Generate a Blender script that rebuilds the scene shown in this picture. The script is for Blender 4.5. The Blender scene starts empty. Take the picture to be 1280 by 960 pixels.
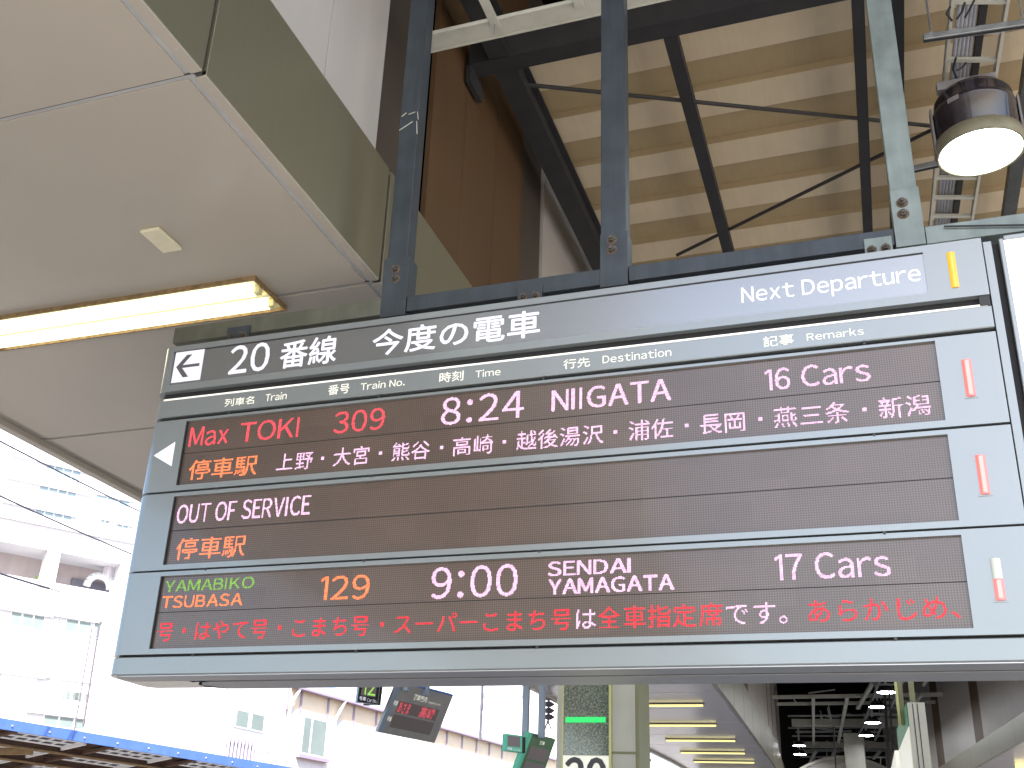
import bpy, bmesh, math, random
from mathutils import Vector, Matrix
random.seed(7)
S = bpy.context.scene
COL = S.collection

# ------------------------------------------------------------------ camera
R = Matrix(((0.93652644, 0.3470016, 0.050081),      # rows: camera right / up / back, columns: world x, y, z
            (0.09490963, -0.38843723, 0.91657443),
            (0.33750612, -0.85364302, -0.39671553)))
F, CX, CY = 1365.5386, 581.6959, 513.075            # focal length and principal point in photo pixels (1280 x 960)
EYE = Vector((0, 0, 1.6))
cam_d = bpy.data.cameras.new('camera'); cam = bpy.data.objects.new('camera', cam_d); COL.objects.link(cam)
cam.matrix_world = Matrix.Translation(EYE) @ R.transposed().to_4x4()
cam_d.sensor_width = 36; cam_d.lens = F / 1280 * 36
cam_d.shift_x = -(CX - 640) / 1280; cam_d.shift_y = (CY - 480) / 1280
cam_d.clip_start = 0.05; cam_d.clip_end = 3000
S.camera = cam

# ------------------------------------------------------------------ light
W = bpy.data.worlds.new('World'); S.world = W; W.use_nodes = True
nt = W.node_tree; bg = nt.nodes['Background']
sky = nt.nodes.new('ShaderNodeTexSky'); sky.sky_type = 'NISHITA'; sky.sun_disc = False
SUN_EL, SUN_AZ = math.radians(50), math.radians(152)     # azimuth measured from +Y towards +X
sky.sun_elevation = SUN_EL; sky.sun_rotation = SUN_AZ
sky.dust_density = 2.6; sky.air_density = 1.0; sky.ozone_density = 1.0
nt.links.new(sky.outputs[0], bg.inputs[0]); bg.inputs[1].default_value = 0.15
sun_d = bpy.data.lights.new('sun', 'SUN'); sun = bpy.data.objects.new('sun', sun_d); COL.objects.link(sun)
sun_d.energy = 4.5; sun_d.angle = math.radians(0.5); sun_d.color = (1, .96, .9)
sd = Vector((math.sin(SUN_AZ) * math.cos(SUN_EL), math.cos(SUN_AZ) * math.cos(SUN_EL), math.sin(SUN_EL)))
sun.rotation_euler = sd.to_track_quat('Z', 'Y').to_euler()
S.view_settings.view_transform = 'Standard'; S.view_settings.look = 'None'
S.view_settings.gamma = 1; S.view_settings.use_curve_mapping = False
S.view_settings.exposure = 1.7
S.cycles.max_bounces = 8; S.cycles.diffuse_bounces = 5; S.cycles.glossy_bounces = 4
S.cycles.use_denoising = True
S.cycles.sample_clamp_indirect = 6

# ------------------------------------------------------------------ pixel -> place helpers
def ray(x, y): return R.transposed() @ Vector(((x - CX) / F, -(y - CY) / F, -1.0))
def at(x, y, ax, v):
    d = ray(x, y); i = 'xyz'.index(ax); return EYE + d * ((v - EYE[i]) / d[i])
def at_plane(x, y, p, n):
    d = ray(x, y); return EYE + d * ((p - EYE).dot(n) / d.dot(n))

def hz(x): return 1134.44 + (x - 1136.78) * .05455
def hdir(x): d = ray(x, hz(x)); d.z = 0; return d.normalized()
# ------------------------------------------------------------------ materials
MATS = {}
def mat(name, col, rough=.5, metal=0., spec=.5, emit=None, es=0., noise=None, bump=None, coat=0., streak=None):
    """noise=(scale, amount, detail) colour mottling; bump=(scale, strength); streak=(scale, amount) vertical dirt runs"""
    if name in MATS: return MATS[name]
    m = bpy.data.materials.new(name); m.use_nodes = True; MATS[name] = m
    n = m.node_tree.nodes; l = m.node_tree.links; b = n['Principled BSDF']
    b.inputs['Base Color'].default_value = (*col, 1); b.inputs['Roughness'].default_value = rough
    b.inputs['Metallic'].default_value = metal; b.inputs['Specular IOR Level'].default_value = spec
    b.inputs['Coat Weight'].default_value = coat; b.inputs['Coat Roughness'].default_value = .08
    if emit:
        b.inputs['Emission Color'].default_value = (*emit, 1); b.inputs['Emission Strength'].default_value = es
    tc = n.new('ShaderNodeTexCoord'); out = None
    if noise:
        t = n.new('ShaderNodeTexNoise'); t.inputs['Scale'].default_value = noise[0]; t.inputs['Detail'].default_value = noise[2] if len(noise) > 2 else 5
        l.new(tc.outputs['Object'], t.inputs['Vector'])
        mr = n.new('ShaderNodeMapRange'); mr.interpolation_type = 'SMOOTHERSTEP'; mr.inputs[1].default_value = .2; mr.inputs[2].default_value = .8
        mr.inputs[3].default_value = 1 - noise[1]; mr.inputs[4].default_value = 1 + noise[1]
        l.new(t.outputs['Fac'], mr.inputs[0])
        mx = n.new('ShaderNodeMix'); mx.data_type = 'RGBA'; mx.blend_type = 'MULTIPLY'; mx.inputs[0].default_value = 1
        mx.inputs[6].default_value = (*col, 1); l.new(mr.outputs[0], mx.inputs[7]); out = mx.outputs[2]
        rr = n.new('ShaderNodeMapRange'); rr.inputs[3].default_value = max(.02, rough - noise[1] * .5); rr.inputs[4].default_value = min(1, rough + noise[1] * .5)
        l.new(t.outputs['Fac'], rr.inputs[0]); l.new(rr.outputs[0], b.inputs['Roughness'])
    if streak:
        mp = n.new('ShaderNodeMapping'); mp.inputs['Scale'].default_value = streak[2] if len(streak) > 2 else (1, 1, .06)
        l.new(tc.outputs['Object'], mp.inputs[0])
        t = n.new('ShaderNodeTexNoise'); t.inputs['Scale'].default_value = streak[0]; t.inputs['Detail'].default_value = 6; t.inputs['Roughness'].default_value = .65
        l.new(mp.outputs[0], t.inputs['Vector'])
        mr = n.new('ShaderNodeMapRange'); mr.interpolation_type = 'SMOOTHERSTEP'; mr.inputs[1].default_value = .22; mr.inputs[2].default_value = .82
        mr.inputs[3].default_value = 1; mr.inputs[4].default_value = 1 - streak[1]
        l.new(t.outputs['Fac'], mr.inputs[0])
        mx = n.new('ShaderNodeMix'); mx.data_type = 'RGBA'; mx.blend_type = 'MULTIPLY'; mx.inputs[0].default_value = 1
        if out: l.new(out, mx.inputs[6])
        else: mx.inputs[6].default_value = (*col, 1)
        l.new(mr.outputs[0], mx.inputs[7]); out = mx.outputs[2]
    if out: l.new(out, b.inputs['Base Color'])
    if bump:
        t = n.new('ShaderNodeTexNoise'); t.inputs['Scale'].default_value = bump[0]; t.inputs['Detail'].default_value = 4
        l.new(tc.outputs['Object'], t.inputs['Vector'])
        bp = n.new('ShaderNodeBump'); bp.inputs['Strength'].default_value = bump[1]; bp.inputs['Distance'].default_value = .01
        l.new(t.outputs['Fac'], bp.inputs['Height']); l.new(bp.outputs[0], b.inputs['Normal'])
    return m

M = dict(
    board=mat('board_paint', (.240, .268, .276), .30, .4, .5, coat=.6, noise=(1.7, .02, 2)),
    board_under=mat('board_underside', (.45, .45, .46), .32, .8),
    acrylic=mat('header_acrylic', (.262, .280, .292), .27, .75, .8, coat=.3),
    gap=mat('gap_black', (.012, .012, .014), .7),
    darkpaint=mat('dark_trim', (.03, .03, .035), .5),
    edgewhite=mat('strip_edge', (.85, .85, .80), .4, emit=(1, .97, .86), es=.12),
    steel=mat('slate_steel', (.050, .062, .074), .42, .25, .5, noise=(7, .14), streak=(16, .25), bump=(40, .04)),
    steelside=mat('slate_steel_flange', (.085, .09, .09), .5, .2, noise=(7, .14), streak=(16, .25)),
    steelgreen=mat('galvanised_green_steel', (.225, .265, .25), .42, .4, noise=(9, .14), streak=(12, .2), bump=(40, .04)),
    steellit=mat('troughlit_steel', (.125, .13, .10), .5, .2, .5, noise=(7, .14), streak=(16, .2)),  # slate steel with the fluorescent trough's glow put into its colour
    bolt=mat('weathered_bolt', (.12, .105, .09), .55, .6, noise=(60, .4)),
    rust=mat('rust_ring', (.13, .085, .055), .8, noise=(50, .3)),
    soffit=mat('soffit_panel_paint', (.385, .35, .295), .25, 0, .5, noise=(1.3, .022, 2)),
    joint=mat('joint_strip', (.40, .41, .42), .5, noise=(5, .08)),
    jointdark=mat('joint_dark', (.05, .045, .045), .7),
    fascia=mat('olive_steel_fascia', (.24, .225, .155), .33, .55, .5, streak=(30, .04, (1, 1, .02))),
    whitepanel=mat('white_wall_panel', (.46, .435, .405), .4, 0, .4, noise=(1.2, .03), streak=(5, .05)),
    greypanel=mat('grey_beige_wall_panel', (.40, .37, .34), .45, noise=(1.2, .04), streak=(5, .06)),
    brown=mat('brown_wall_panel', (.095, .053, .024), .5, 0, .35, noise=(1.5, .08), streak=(7, .12, (1, 1, .04))),
    brownd=mat('dark_brown_pilaster', (.06, .048, .038), .5, noise=(2, .1)),
    black=mat('black_roof_void', (.006, .0055, .005), 1, 0, .0),
    beam=mat('charcoal_beam', (.030, .029, .030), .6, 0, .3, noise=(5, .15)),
    rod=mat('dark_rod', (.03, .027, .025), .5),
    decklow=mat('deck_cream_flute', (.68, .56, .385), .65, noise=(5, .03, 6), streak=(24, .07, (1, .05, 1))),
    deckshade=mat('deck_recess_shaded', (.43, .325, .18), .7, noise=(5, .03, 6), streak=(24, .06, (1, .05, 1))),  # shade of the deck recesses put into a darker tan
    cream=mat('cream_tray', (.52, .51, .44), .45, noise=(9, .07)),
    galv=mat('galvanised_channel', (.42, .44, .45), .35, .7, noise=(20, .12)),
    conduit=mat('grey_conduit', (.32, .32, .35), .45, .2, noise=(10, .1)),
    cable=mat('black_cable', (.02, .02, .022), .55),
    lampbody=mat('lamp_housing_black', (.035, .028, .036), .22, .2, .6, coat=.5, noise=(4, .2)),
    lamprim=mat('lamp_rim_dusty', (.24, .22, .15), .5, noise=(10, .15)),
    lampcap=mat('lamp_cap_grey', (.30, .28, .29), .5, .3, noise=(10, .15)),
    lens=mat('lamp_lens_lit', (1, 1, 1), .4, emit=(.93, 1, .97), es=9),
    farlens=mat('far_lamp_lens_lit', (1, 1, 1), .4, emit=(.92, .95, 1), es=22),
    tube=mat('tube_lit', (1, 1, 1), .4, emit=(1, .96, .76), es=1.9),
    trough=mat('trough_reflector', (.72, .66, .36), .4, noise=(7, .08)),
    troughedge=mat('trough_rusty_lip', (.20, .13, .055), .6, noise=(30, .35)),
    fartube=mat('far_tube_lit', (1, .95, .5), .4, emit=(1, .86, .30), es=.32),
    sensor=mat('sensor_cover', (.62, .58, .42), .5, noise=(20, .04)),
    screen=mat('led_screen', (.10, .075, .066), .30, 0, .6, coat=.5),
    farsoffit=mat('far_soffit_daylit', (.76, .72, .72), .20, .1, .6),  # paler copy of the soffit, far daylight and sky sheen put into the colour
    floor=mat('platform_floor_paving', (.33, .32, .30), .7, noise=(2, .1)),
    ballast=mat('track_ballast', (.24, .22, .20), .95, noise=(14, .35), bump=(40, .5)),
    asphalt=mat('asphalt_street', (.06, .06, .06), .9, noise=(5, .2)),
    bwall=mat('white_render_wall', (.64, .64, .66), .7, noise=(.5, .03), streak=(1.2, .06)),
    bledge=mat('facade_ledge', (.66, .63, .68), .7, noise=(1, .04)),
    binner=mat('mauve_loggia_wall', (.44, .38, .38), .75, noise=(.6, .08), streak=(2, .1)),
    bgrey=mat('grey_service_wall', (.13, .13, .16), .7, noise=(1, .1)),
    bglass=mat('facade_glass', (.20, .27, .30), .12, 0, .8, noise=(.7, .15)),
    bcurtain=mat('curtained_window', (.17, .21, .20), .3, 0, .6, noise=(.8, .1)),
    beige=mat('beige_wall_board', (.70, .60, .46), .7, noise=(1, .05)),
    frame=mat('white_window_frame', (.78, .80, .84), .5),
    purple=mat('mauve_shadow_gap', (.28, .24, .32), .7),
    blue=mat('blue_fascia_paint', (.085, .17, .50), .4, noise=(3, .06), streak=(6, .1)),
    rustbeam=mat('brown_painted_girder', (.105, .062, .045), .7, noise=(6, .2)),
    tanbeam=mat('tan_girder', (.25, .17, .09), .7, noise=(6, .2)),
    rooflight=mat('wired_rooflight', (.82, .84, .90), .5),
    signgrey=mat('small_board_grey', (.30, .30, .295), .4, .2, noise=(5, .08)),  # grey lifted to carry the washed-out haze over this board
    signblue=mat('small_board_side', (.26, .32, .40), .4, .3),
    signgreen=mat('green_board', (.07, .16, .075), .4, .1, noise=(5, .08)),
    signmint=mat('mint_edge', (.10, .52, .33), .4),
    signscreen=mat('small_led_screen', (.17, .14, .14), .35),
    cream_sign=mat('cream_sign_face', (.80, .80, .68), .4, emit=(1, 1, .86), es=.10, noise=(6, .05)),
    greenband=mat('green_sign_band', (.02, .30, .12), .4),
    olivepost=mat('olive_post', (.20, .20, .11), .45, .2, noise=(6, .1)),
    palepost=mat('pale_sign_box', (.46, .46, .39), .4, .1, noise=(4, .06), streak=(8, .1)),
    yellowtrim=mat('yellow_trim', (.55, .55, .24), .4),
    insul=mat('insulator_brown', (.12, .10, .12), .4),
    wire=mat('overhead_wire', (.06, .06, .08), .5),
    white_sign=mat('lit_sign_face', (.9, .9, .9), .3, emit=(.97, .97, 1), es=.42),
    whitet=mat('white_print', (.62, .62, .68), .5, emit=(.80, .80, 1), es=.14),
    creamt=mat('cream_print', (.80, .80, .70), .5, emit=(1, 1, .86), es=.09),
    nextt=mat('pinkish_print', (.84, .82, .82), .5, emit=(1, .95, .93), es=.22),
    blackt=mat('black_print', (.06, .06, .065), .5),
    arrowt=mat('arrow_print', (.10, .10, .11), .4),
)
def emis(name, col, s, base=(.012, .012, .012)): return mat(name, base, .8, 0, 0, emit=col, es=s)
LED = dict(pink=emis('led_pinkwhite', (1, .62, .88), .56), red=emis('led_red', (1, .045, .07), .52),
           redl=emis('led_red_light', (1, .10, .13), .52), orange=emis('led_orange', (1, .25, .10), .62),
           green=emis('led_green', (.28, .60, .11), .44), orangel=emis('led_orange_light', (1, .27, .13), .60),
           dim=emis('led_red_hazy', (1, .12, .16), .20, (.10, .08, .08)), greenbar=emis('led_green_bar', (.06, 1, .22), .33))
LAMP = dict(amber=mat('amber_lens', (.75, .38, .02), .25, coat=.6, emit=(1, .50, .02), es=.13),
            red=mat('red_lens', (.7, .15, .14), .25, coat=.6, emit=(1, .22, .20), es=.22),
            redhot=mat('red_lens_core', (.7, .35, .30), .25, coat=.6, emit=(1, .45, .40), es=.10),
            clear=mat('clear_lens', (.62, .66, .58), .25, coat=.6))
# the LED screens carry a fine dot grid in colour
def dotgrid(m, pitch):
    n = m.node_tree.nodes; l = m.node_tree.links; b = n['Principled BSDF']
    tc = n.new('ShaderNodeTexCoord'); sep = n.new('ShaderNodeSeparateXYZ'); l.new(tc.outputs['Object'], sep.inputs[0])
    outs = []
    for ax in ('X', 'Z'):
        a = n.new('ShaderNodeMath'); a.operation = 'MULTIPLY'; a.inputs[1].default_value = 2 * math.pi / pitch; l.new(sep.outputs[ax], a.inputs[0])
        c = n.new('ShaderNodeMath'); c.operation = 'COSINE'; l.new(a.outputs[0], c.inputs[0]); outs.append(c)
    p = n.new('ShaderNodeMath'); p.operation = 'ADD'; l.new(outs[0].outputs[0], p.inputs[0]); l.new(outs[1].outputs[0], p.inputs[1])
    nz = n.new('ShaderNodeTexNoise'); nz.inputs['Scale'].default_value = 2.2; l.new(tc.outputs['Object'], nz.inputs['Vector'])
    q = n.new('ShaderNodeMath'); q.operation = 'MULTIPLY_ADD'; q.inputs[1].default_value = 1.2; l.new(nz.outputs['Fac'], q.inputs[0]); l.new(p.outputs[0], q.inputs[2])
    r = n.new('ShaderNodeValToRGB'); r.color_ramp.elements[0].color = (.056, .039, .031, 1); r.color_ramp.elements[1].color = (.125, .088, .070, 1)
    mr = n.new('ShaderNodeMapRange'); mr.interpolation_type = 'SMOOTHERSTEP'; mr.inputs[1].default_value = -1.2; mr.inputs[2].default_value = 3.0
    l.new(q.outputs[0], mr.inputs[0]); l.new(mr.outputs[0], r.inputs[0]); l.new(r.outputs[0], b.inputs['Base Color'])
def module_tiles(m, px, pz, amount):
    """LED modules of a screen differ a little in tone"""
    n = m.node_tree.nodes; l = m.node_tree.links; b = n['Principled BSDF']
    src = b.inputs['Base Color'].links[0].from_socket
    tc = n.new('ShaderNodeTexCoord'); mp = n.new('ShaderNodeMapping'); mp.inputs['Scale'].default_value = (1 / px, 0, 1 / pz)
    l.new(tc.outputs['Object'], mp.inputs[0]); fl = n.new('ShaderNodeVectorMath'); fl.operation = 'FLOOR'; l.new(mp.outputs[0], fl.inputs[0])
    wn = n.new('ShaderNodeTexWhiteNoise'); l.new(fl.outputs[0], wn.inputs['Vector'])
    mr = n.new('ShaderNodeMapRange'); mr.inputs[3].default_value = 1 - amount; mr.inputs[4].default_value = 1 + amount; l.new(wn.outputs['Value'], mr.inputs[0])
    mx = n.new('ShaderNodeMix'); mx.data_type = 'RGBA'; mx.blend_type = 'MULTIPLY'; mx.inputs[0].default_value = 1
    l.new(src, mx.inputs[6]); l.new(mr.outputs[0], mx.inputs[7]); l.new(mx.outputs[2], b.inputs['Base Color'])
def uneven(m):
    n = m.node_tree.nodes; l = m.node_tree.links; b = n['Principled BSDF']; s0 = b.inputs['Emission Strength'].default_value
    tc = n.new('ShaderNodeTexCoord'); t = n.new('ShaderNodeTexNoise'); t.inputs['Scale'].default_value = 70; l.new(tc.outputs['Object'], t.inputs['Vector'])
    mr = n.new('ShaderNodeMapRange'); mr.inputs[1].default_value = .3; mr.inputs[2].default_value = .7; mr.inputs[3].default_value = s0 * .72; mr.inputs[4].default_value = s0 * 1.25
    l.new(t.outputs['Fac'], mr.inputs[0]); l.new(mr.outputs[0], b.inputs['Emission Strength'])
dotgrid(M['screen'], .0107); module_tiles(M['screen'], .1575, .0935, .07)
for k in ('pink', 'red', 'redl', 'orange', 'orangel', 'green'): uneven(LED[k])
# speckled reflecting glass of the pillar
def speckle(m):
    n = m.node_tree.nodes; l = m.node_tree.links; b = n['Principled BSDF']
    tc = n.new('ShaderNodeTexCoord'); t = n.new('ShaderNodeTexNoise'); t.inputs['Scale'].default_value = 60; t.inputs['Detail'].default_value = 8
    l.new(tc.outputs['Object'], t.inputs['Vector'])
    r = n.new('ShaderNodeValToRGB'); r.color_ramp.elements[0].position = .42; r.color_ramp.elements[1].position = .75
    r.color_ramp.elements[0].color = (.03, .045, .03, 1); r.color_ramp.elements[1].color = (.30, .36, .26, 1)
    l.new(t.outputs['Fac'], r.inputs[0]); l.new(r.outputs[0], b.inputs['Base Color'])
M['speck'] = mat('speckled_glass', (.05, .06, .05), .12, 0, .8, coat=.8); speckle(M['speck'])

# ------------------------------------------------------------------ mesh helpers
class MB:
    def __init__(s): s.v = []; s.f = []; s.mi = []; s.cur = 0
    def add(s, vs, fs):
        o = len(s.v); s.v += [tuple(v) for v in vs]; s.f += [tuple(i + o for i in f) for f in fs]; s.mi += [s.cur] * len(fs); return s
    def box(s, x0, x1, y0, y1, z0, z1):
        return s.hexa([(x0, y0, z0), (x1, y0, z0), (x1, y1, z0), (x0, y1, z0)], [(x0, y0, z1), (x1, y0, z1), (x1, y1, z1), (x0, y1, z1)])
    def hexa(s, a, b):
        return s.add(list(a) + list(b), [(3, 2, 1, 0), (4, 5, 6, 7), (0, 1, 5, 4), (1, 2, 6, 5), (2, 3, 7, 6), (3, 0, 4, 7)])
    def bar(s, p, q, w, h, up=(0, 0, 1)):
        p, q = Vector(p), Vector(q); d = (q - p).normalized(); u = Vector(up)
        if abs(d.dot(u)) > .98: u = Vector((0, 1, 0))
        r = d.cross(u).normalized(); t = r.cross(d)
        c = [(-w / 2, -h / 2), (w / 2, -h / 2), (w / 2, h / 2), (-w / 2, h / 2)]
        return s.hexa([p + r * a + t * b for a, b in c], [q + r * a + t * b for a, b in c])
    def tube(s, p, q, r, n=10, r2=None):
        p, q = Vector(p), Vector(q); d = (q - p).normalized(); u = Vector((0, 0, 1))
        if abs(d.dot(u)) > .98: u = Vector((0, 1, 0))
        a = d.cross(u).normalized(); b = a.cross(d); r2 = r if r2 is None else r2
        vs = []
        for (c, rr) in ((p, r), (q, r2)):
            vs += [c + (a * math.cos(2 * math.pi * k / n) + b * math.sin(2 * math.pi * k / n)) * rr for k in range(n)]
        fs = [(k, (k + 1) % n, n + (k + 1) % n, n + k) for k in range(n)] + [tuple(reversed(range(n))), tuple(range(n, 2 * n))]
        return s.add(vs, fs)
    def path(s, pts, r, n=6):
        for a, b in zip(pts, pts[1:]): s.tube(a, b, r, n)
        return s
    def prism(s, poly, z0, z1):                     # plan polygon (x, y) extruded in z
        n = len(poly); vs = [(x, y, z0) for x, y in poly] + [(x, y, z1) for x, y in poly]
        return s.add(vs, [tuple(reversed(range(n))), tuple(range(n, 2 * n))] + [(k, (k + 1) % n, n + (k + 1) % n, n + k) for k in range(n)])
    def lathe(s, c, prof, n=40):                    # prof [(r, z)] round vertical axis at c
        vs = []
        for r, z in prof: vs += [(c[0] + r * math.cos(2 * math.pi * k / n), c[1] + r * math.sin(2 * math.pi * k / n), c[2] + z) for k in range(n)]
        fs = []
        for j in range(len(prof) - 1):
            for k in range(n): fs.append((j * n + k, j * n + (k + 1) % n, (j + 1) * n + (k + 1) % n, (j + 1) * n + k))
        return s.add(vs, fs)
    def quad(s, a, b, c, d): return s.add([a, b, c, d], [(0, 1, 2, 3)])
    def build(s, name, m, parent=None, bevel=0, smooth=False, fix=True, xf=None):
        me = bpy.data.meshes.new(name)
        vs = [tuple(xf @ Vector(v)) for v in s.v] if xf is not None else s.v
        me.from_pydata(vs, [], s.f)
        ms = m if isinstance(m, (list, tuple)) else [m]
        for k in ms: me.materials.append(k)
        if len(ms) > 1: me.polygons.foreach_set('material_index', s.mi)
        if fix:
            bm = bmesh.new(); bm.from_mesh(me); bmesh.ops.recalc_face_normals(bm, faces=bm.faces); bm.to_mesh(me); bm.free()
        me.update()
        o = bpy.data.objects.new(name, me); COL.objects.link(o)
        if parent is not None: o.parent = parent
        if bevel:
            b = o.modifiers.new('bevel', 'BEVEL'); b.width = bevel; b.segments = 2; b.limit_method = 'ANGLE'; b.angle_limit = math.radians(40)
        if smooth:
            for p in me.polygons: p.use_smooth = True
        return o
def tag(o, label=None, cat=None, group=None, kind=None):
    if label: o['label'] = label
    if cat: o['category'] = cat
    if group: o['group'] = group
    if kind: o['kind'] = kind
    return o
def thing(name, label, cat, group=None):
    o = bpy.data.objects.new(name, None); COL.objects.link(o); o.empty_display_size = .1
    return tag(o, label, cat, group)
def box(name, m, parent, *b, bevel=0): return MB().box(*b).build(name, m, parent, bevel)
def struct(o): o['kind'] = 'structure'; return o

# ------------------------------------------------------------------ text helpers
def plain_bar(ch):                                    # sans I and 1 without the foot and cap serifs
    v, _ = text_mesh('\uff34'); z0, z1 = min(q[1] for q in v), max(q[1] for q in v); w = .085
    if ch == 'I': return [(0, z0), (w, z0), (w, z1), (0, z1)], [(0, 1, 2), (0, 2, 3)]
    return [(.14, z0), (.14 + w, z0), (.14 + w, z1), (.14, z1), (0, z1 - .17), (0, z1 - .08), (.14, z1 - .08)], [(0, 1, 2), (0, 2, 3), (4, 6, 3), (4, 3, 5)]
def text_mesh(body, offset=0.0):
    """Latin is set letter by letter in the wide sans forms so that it matches the Japanese lettering"""
    if len(body) > 1 and all(33 <= ord(ch) < 127 or ch == ' ' for ch in body):
        vs, tr, x = [], [], 0.0
        for ch in body:
            if ch == ' ': x += .30; continue
            v, t = plain_bar(ch) if ch in 'I1' else text_mesh(chr(ord(ch) + 0xFEE0))
            a, b = min(q[0] for q in v), max(q[0] for q in v); o = len(vs)
            if ch == ':': x += .06
            vs += [(q[0] - a + x, q[1]) for q in v]; tr += [tuple(i + o for i in q) for q in t]
            x += b - a + (.075 if ch in 'ATYrt' else .19 if ch == 'I' else .11) + (.06 if ch == ':' else 0)
        return vs, tr
    c = bpy.data.curves.new('t', 'FONT'); c.body = body; c.offset = offset; c.resolution_u = 3
    o = bpy.data.objects.new('t', c); COL.objects.link(o)
    dg = bpy.context.evaluated_depsgraph_get(); me = o.evaluated_get(dg).to_mesh()
    vs = [(v.co.x, v.co.y) for v in me.vertices]
    me.calc_loop_triangles(); tr = [tuple(t.vertices) for t in me.loop_triangles]
    o.evaluated_get(dg).to_mesh_clear(); bpy.data.objects.remove(o); bpy.data.curves.remove(c)
    return vs, tr
def fit_text(body, x0, x1, z0, z1, offset=0.0):
    vs, tr = text_mesh(body, offset)
    a, b = min(v[0] for v in vs), max(v[0] for v in vs); c, d = min(v[1] for v in vs), max(v[1] for v in vs)
    return [(x0 + (x - a) / (b - a) * (x1 - x0), z0 + (z - c) / (d - c) * (z1 - z0)) for x, z in vs], tr
YB = 4.6                                            # front face of the departure board
def bxz(p, y=YB): q = at(p[0], p[1], 'y', y); return q.x, q.z
def print_text(body, bl, tr_, y, m, parent, name='lettering', offset=0.012, xl=None, xr=None, zb=None, zt=None):
    x0, z0 = bxz(bl); x1, z1 = bxz(tr_)
    if xl: x0 = bxz(xl)[0]
    if xr: x1 = bxz(xr)[0]
    if zb: z0 = bxz(zb)[1]
    if zt: z1 = bxz(zt)[1]
    w = offset * (z1 - z0) * .75
    vs, tr = fit_text(body, x0 + w, x1 - w, z0 + w, z1 - w)
    mb = MB(); k = 0
    for dx, dz in (((0, 0),) if not w else ((-w, 0), (w, 0), (0, -w), (0, w), (0, 0))):   # a bolder cut: copies a hair apart
        mb.add([(x + dx, y - .00012 * k, z + dz) for x, z in vs], tr); k += 1
    o = mb.build(name, m, parent, fix=False); o['kind'] = 'stuff'; o['label'] = 'lettering reading ' + body; return o
DOT = .107 / 24
def raster(vs, tr, grid, key, weight=0.0):
    """sample the glyph triangles on the dot grid, 3 x 3 samples a dot"""
    sub = DOT / 3
    hit = set()
    for t in tr:
        (ax, ay), (bx, by), (cx, cy) = (vs[i] for i in t)
        ar = (bx - ax) * (cy - ay) - (by - ay) * (cx - ax)
        if abs(ar) < 1e-12: continue
        i0, i1 = int(math.floor(min(ax, bx, cx) / sub)) - 1, int(math.ceil(max(ax, bx, cx) / sub)) + 1
        j0, j1 = int(math.floor(min(ay, by, cy) / sub)) - 1, int(math.ceil(max(ay, by, cy) / sub)) + 1
        for j in range(j0, j1 + 1):
            py = (j + .5) * sub
            for i in range(i0, i1 + 1):
                px = (i + .5) * sub
                w0 = ((bx - ax) * (py - ay) - (by - ay) * (px - ax)) / ar
                w1 = ((cx - bx) * (py - by) - (cy - by) * (px - bx)) / ar
                w2 = ((ax - cx) * (py - cy) - (ay - cy) * (px - cx)) / ar
                if w0 >= 0 and w1 >= 0 and w2 >= 0: hit.add((i, j))
    for i, j in hit:
        k = (i // 3, j // 3); grid[k] = grid.get(k, 0) + 1
def led_object(grid, y, m, parent, thr=3):
    mb = MB()
    for (i, j), c in grid.items():
        if c < thr: continue
        h = DOT * (.34 if c < 5 else .41); x, z = (i + .5) * DOT, (j + .5) * DOT
        mb.add([(x - h, y, z - h), (x + h, y, z - h), (x + h, y, z + h), (x - h, y, z + h)], [(0, 1, 2, 3)])
    return mb.build('led_lettering', m, parent, fix=False)
def led_fit(body, bl, tr_, m, parent, y, offset=.0, xl=None, xr=None, zb=None, zt=None, thr=4):
    x0, z0 = bxz(bl); x1, z1 = bxz(tr_)
    if xl: x0 = bxz(xl)[0]
    if xr: x1 = bxz(xr)[0]
    if zb: z0 = bxz(zb)[1]
    if zt: z1 = bxz(zt)[1]
    w = offset * 32 * DOT
    vs, tr = fit_text(body, x0 + w, x1 - w, z0 + w * .5, z1 - w * .5); g = {}
    raster(vs, tr, g, None); 
    for dx, dz in (((-w, 0), (w, 0), (0, w * .5), (0, -w * .5)) if w else ()):
        h = {}; raster([(a + dx, b + dz) for a, b in vs], tr, h, None)
        for k, c in h.items(): g[k] = max(g.get(k, 0), c)
    o = led_object(g, y, m, parent, thr); o['kind'] = 'stuff'; o['label'] = 'dot lettering reading ' + body; return o
GLYPH = {}
def led_cells(body, x0, zc, m, parent, y, cell=.107, size=.106, offset=.0, k0=0, thr=5):
    g = {}
    for k, ch in enumerate(body):
        if ch in ' 　': continue
        if ch not in GLYPH: GLYPH[ch] = ([(.405, .30), (.595, .30), (.595, .49), (.405, .49)], [(0, 1, 2), (0, 2, 3)]) if ch == '・' else text_mesh(ch, offset)
        vs, tr = GLYPH[ch]
        X = round((x0 + (k + k0) * cell) / DOT) * DOT
        raster([(X + v[0] * size, zc - size * .40 + v[1] * size) for v in vs], tr, g, None)
    o = led_object(g, y, m, parent, thr); o['kind'] = 'stuff'; o['label'] = 'dot lettering reading ' + body.strip(); return o

# =================================================================== SETTING (ground)
struct(MB().box(-2.9, 6.5, -30, 60, -.25, 0).build('platform', M['floor']))
struct(MB().box(-1500, 1500, -1500, 2000, -1.5, -1.2).build('ground', M['ballast']))

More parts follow.
